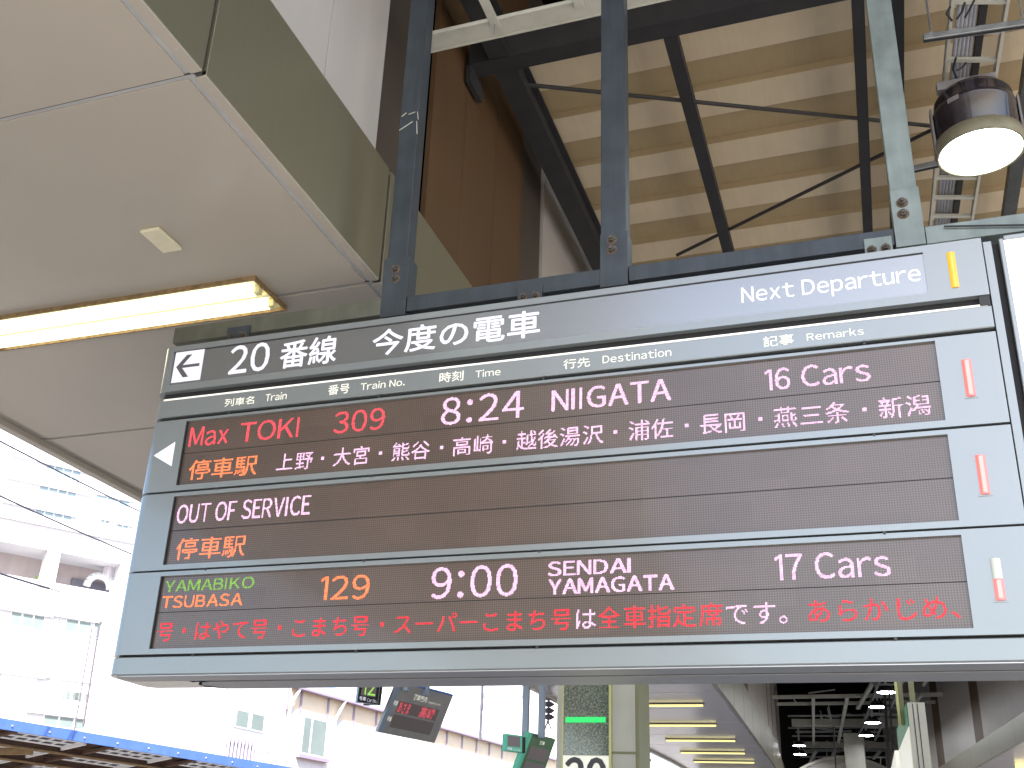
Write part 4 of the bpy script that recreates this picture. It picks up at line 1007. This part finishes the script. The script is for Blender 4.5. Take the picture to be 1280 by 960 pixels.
# big white building with window bands (far left)
dA = hdir(2900); PA = at(0, 800, 'y', 48); nA = Vector((dA.y, -dA.x, 0))
if nA.dot(EYE - PA) < 0: nA = -nA
big = thing('white_office_building', 'large white building with blue window bands and an open terrace floor at the left edge', 'building')
def AP(px, py): q = at_plane(px, py, PA, nA); return (q - PA).dot(dA), q.z
def abox(s0, s1, z0, z1, o0, o1, nm, m, par=None):
    def p(s, o, z): q = PA + dA * s + nA * o; return (q.x, q.y, z)
    return MB().hexa([p(s0, o0, z0), p(s1, o0, z0), p(s1, o1, z0), p(s0, o1, z0)], [p(s0, o0, z1), p(s1, o0, z1), p(s1, o1, z1), p(s0, o1, z1)]).build(nm, m, par or big)
zt1 = AP(0, 676)[1]; zt0 = AP(60, 735)[1]            # terrace opening top / bottom
S0, S1 = -16, AP(185, 760)[0]
abox(S0, S1, -1.2, zt0, -10, 0, 'wall', M['bwall'])
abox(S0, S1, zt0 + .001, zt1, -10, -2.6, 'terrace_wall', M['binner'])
abox(S0, S1, zt1 + .001, zt1 + 2.0, -10, 0, 'wall', M['bwall'])
abox(S0, S1, zt1 + 1.35, zt1 + 1.60, .001, .18, 'ledge', M['bledge'])
for px in (-26, 66, 160):                             # terrace pillars
    s = AP(px, 700)[0]; abox(s - .38, s + .38, zt0 + .002, zt1 - .002, -1.0, -.02, 'terrace_pillar', M['bwall'])
sg = AP(103, 720)[0]
abox(sg, S1, zt0 + .003, zt1 - .8, -2.59, -2.4, 'service_wall', M['bgrey'])
p = PA + dA * (AP(136, 715)[0]) + nA * -1.4
dct = MB(); 
zd = AP(140, 733)[1]
pts = []
for k in range(9):
    a = math.pi * k / 8; q = p + dA * (-math.cos(a) * .7 - .1); pts.append((q.x, q.y, zd + .1 + math.sin(a) * .75))
dct.path(pts, .22, 10); q = p + dA * 1.2; dct.tube(pts[4], (q.x, q.y, zd + .6), .24, 10)
dct.build('vent_duct', M['bwall'], big)
q = p + dA * .35; MB().box(q.x - .25, q.x + .25, q.y - .25, q.y + .25, zd + .7, zt1).build('duct_riser', M['bledge'], big)
abox(S0, S1, zt0 - .02, zt0 + .35, .001, .05, 'railing', M['bledge'])
pb = PA + dA * AP(56, 728)[0] + nA * -.8
mb = MB(); rr = random.Random(5)
for k in range(60):
    c_ = pb + Vector((rr.uniform(-.3, .3), rr.uniform(-.3, .3), rr.uniform(-.1, .45) + (zt0 + .3 - pb.z)))
    v1 = Vector((rr.uniform(-1, 1), rr.uniform(-1, 1), rr.uniform(-1, 1))).normalized() * .12; v2 = Vector((rr.uniform(-1, 1), rr.uniform(-1, 1), rr.uniform(-1, 1))).normalized() * .1
    mb.add([c_ - v1, c_ + v2, c_ + v1, c_ - v2], [(0, 1, 2, 3)])
pm = mat('terrace_plant_leaf', (.10, .22, .05), .6)
o = mb.build('potted_plant', pm, None, fix=False); tag(o, 'small green plant on the terrace of the white office building', 'plant')
# window bands under the terrace
def band(px0, py0, px1, py1, dz, panes, ledge=True, m='bglass', curtain=False):
    s0, z0 = AP(px0, py0); s1, _ = AP(px1, py1)
    w = abox(s0, s1, z0 - dz, z0, -.001, .05, 'window', M['frame'])
    for k in range(panes):
        a = s0 + (s1 - s0) * k / panes + .05; b = s0 + (s1 - s0) * (k + 1) / panes - .05
        if curtain:
            abox(a, b, z0 - dz * .68, z0 - .04, .051, .06, 'blind', M['bcurtain'], w); abox(a, b, z0 - dz + .05, z0 - dz * .70, .051, .06, 'pane', M[m], w)
        else: abox(a, b, z0 - dz + .05, z0 - .04, .051, .06, 'pane', M[m], w)
    if ledge: abox(s0 - 1.0, s1 + .4, z0 + .002, z0 + .16, .0, .22, 'ledge', M['bledge'])
band(14, 764, 57, 769, 1.05, 3, curtain=True); band(72, 772, 76, 773, .95, 1, False); band(83, 773, 115, 777, 1.0, 2, curtain=True); band(118, 776, 138, 779, 1.0, 2, curtain=True)
band(2, 842, 47, 846, .9, 4, m='frame'); band(62, 848, 122, 855, 1.3, 3, m='frame'); band(55, 893, 130, 902, .6, 4, m='bcurtain'); band(75, 862, 135, 870, .55, 4, False, m='bcurtain')
s0, z0 = AP(0, 822); abox(S0, S1, z0 - .04, z0 + .02, .001, .04, 'course_line', M['bledge'])
sgl = AP(152, 870)[0]; 
# glazed stair strip at the right end
for k in range(7): abox(AP(143, 905)[0], AP(149, 905)[0], 1.5 + k * 1.25, 2.65 + k * 1.25, .001, .05, 'stair_glass', M['bcurtain'])
# upper block
up = thing('upper_white_block', 'upper white tower block with strips of blue windows seen under the canopy edge', 'building')
PA2 = at(0, 620, 'y', 62)
def AP2(px, py): q = at_plane(px, py, PA2, nA); return (q - PA2).dot(dA), q.z
def cbox(s0, s1, z0, z1, o0, o1, nm, m, par=None):
    def p(s, o, z): q = PA2 + dA * s + nA * o; return (q.x, q.y, z)
    return MB().hexa([p(s0, o0, z0), p(s1, o0, z0), p(s1, o1, z0), p(s0, o1, z0)], [p(s0, o0, z1), p(s1, o0, z1), p(s1, o1, z1), p(s0, o1, z1)]).build(nm, m, par or up)
cbox(-6, AP2(190, 620)[0], 5, 48, -10, 0, 'wall', M['bwall'])
for (x0, y0, x1, y1) in ((15, 569.5, 113, 588), (9, 597, 113, 615.5), (3, 627, 95, 643.5)):
    s0, z0 = AP2(x0, y0); s1, z1 = AP2(x1, y1); cbox(s0, s1, z0 - .08, z0 + .12, .001, .25, 'ledge', M['bledge'])
for (x0, x1, yt, n, dz) in ((58, 104, 578, 4, 1.0), (50, 98, 605, 4, 1.0), (45, 93, 633, 4, 1.0), (120, 164, 618, 3, .9), (126, 137, 649.5, 2, 2.0), (146, 161, 655, 2, .7)):
    s0, z0 = AP2(x0, yt); s1, _ = AP2(x1, yt)
    w = cbox(s0, s1, z0 - dz, z0, .0, .05, 'window', M['frame'])
    for k in range(n): cbox(s0 + (s1 - s0) * k / n + .05, s0 + (s1 - s0) * (k + 1) / n - .05, z0 - dz + .05, z0 - .04, .051, .06, 'pane', M['bglass'], w)
    cbox(s0 - .1, s1 + .3, z0 + .002, z0 + .14, .0, .20, 'ledge', M['bledge'])
s0 = AP2(12, 560)[0]; cbox(s0 - .12, s0 + .12, 8, 40, .001, .2, 'corner_pipe', M['bledge'])
# sky-high distant block behind the low building (pale, right of it)
fb = thing('distant_pale_building', 'distant pale building with faint blue bands behind the small grey board', 'building')
PF = at(640, 880, 'y', 75)
MB().box(PF.x - 14, PF.x + 6, 75, 85, -1.2, at(620, 850, 'y', 75).z + 6).build('wall', M['bwall'], fb)
for (px0, px1, py) in ((604, 655, 868), (625, 650, 882), (600, 622, 882), (600, 650, 894), (618, 690, 907), (618, 690, 912)):
    a, b = at(px0, py, 'y', 74.9), at(px1, py, 'y', 74.9); MB().box(a.x, b.x, 74.85, 74.99, a.z - .16, a.z + .12).build('window', M['bglass'] if py < 890 else M['bledge'], fb)

# overhead wires and thin poles
def wire(p, q, sag, r, label):
    pts = []
    for k in range(13):
        f = k / 12; v = p.lerp(q, f); v.z -= sag * 4 * f * (1 - f); pts.append(v)
    o = MB().path(pts, r, 5).build('overhead_wire', M['wire']); tag(o, label, 'wire', 'overhead wires at the left')
wire(at(-60, 520, 'y', 14), at(230, 665, 'y', 26), .05, .020, 'upper dark wire crossing in front of the blue windows')
wire(at(-60, 592, 'y', 14), at(220, 715, 'y', 26), .05, .020, 'lower dark wire crossing below the blue windows')
wire(at(-40, 703, 'y', 16), at(62, 735.5, 'y', 19), .02, .024, 'thick left wire crossing in front of the terrace')
wire(at(60, 735, 'y', 19), at(240, 795, 'y', 28), .02, .010, 'thin wire continuing below the terrace')
for (x0, y0, x1, y1, r, lb) in ((115, 785, 93, 912, .02, 'left thin pole rising from the blue canopy edge'), (124, 782, 104, 908, .03, 'right thin pole rising from the blue canopy edge'), (603, 855, 600, 925, .04, 'thin pale pole right of the small grey board')):
    o = MB().tube(at(x1, y1, 'y', 26), at(x0, y0, 'y', 26), r, 8).build('thin_pole', M['bledge'] if x0 == 603 else M['insul']); tag(o, lb, 'pole', 'thin poles outside')
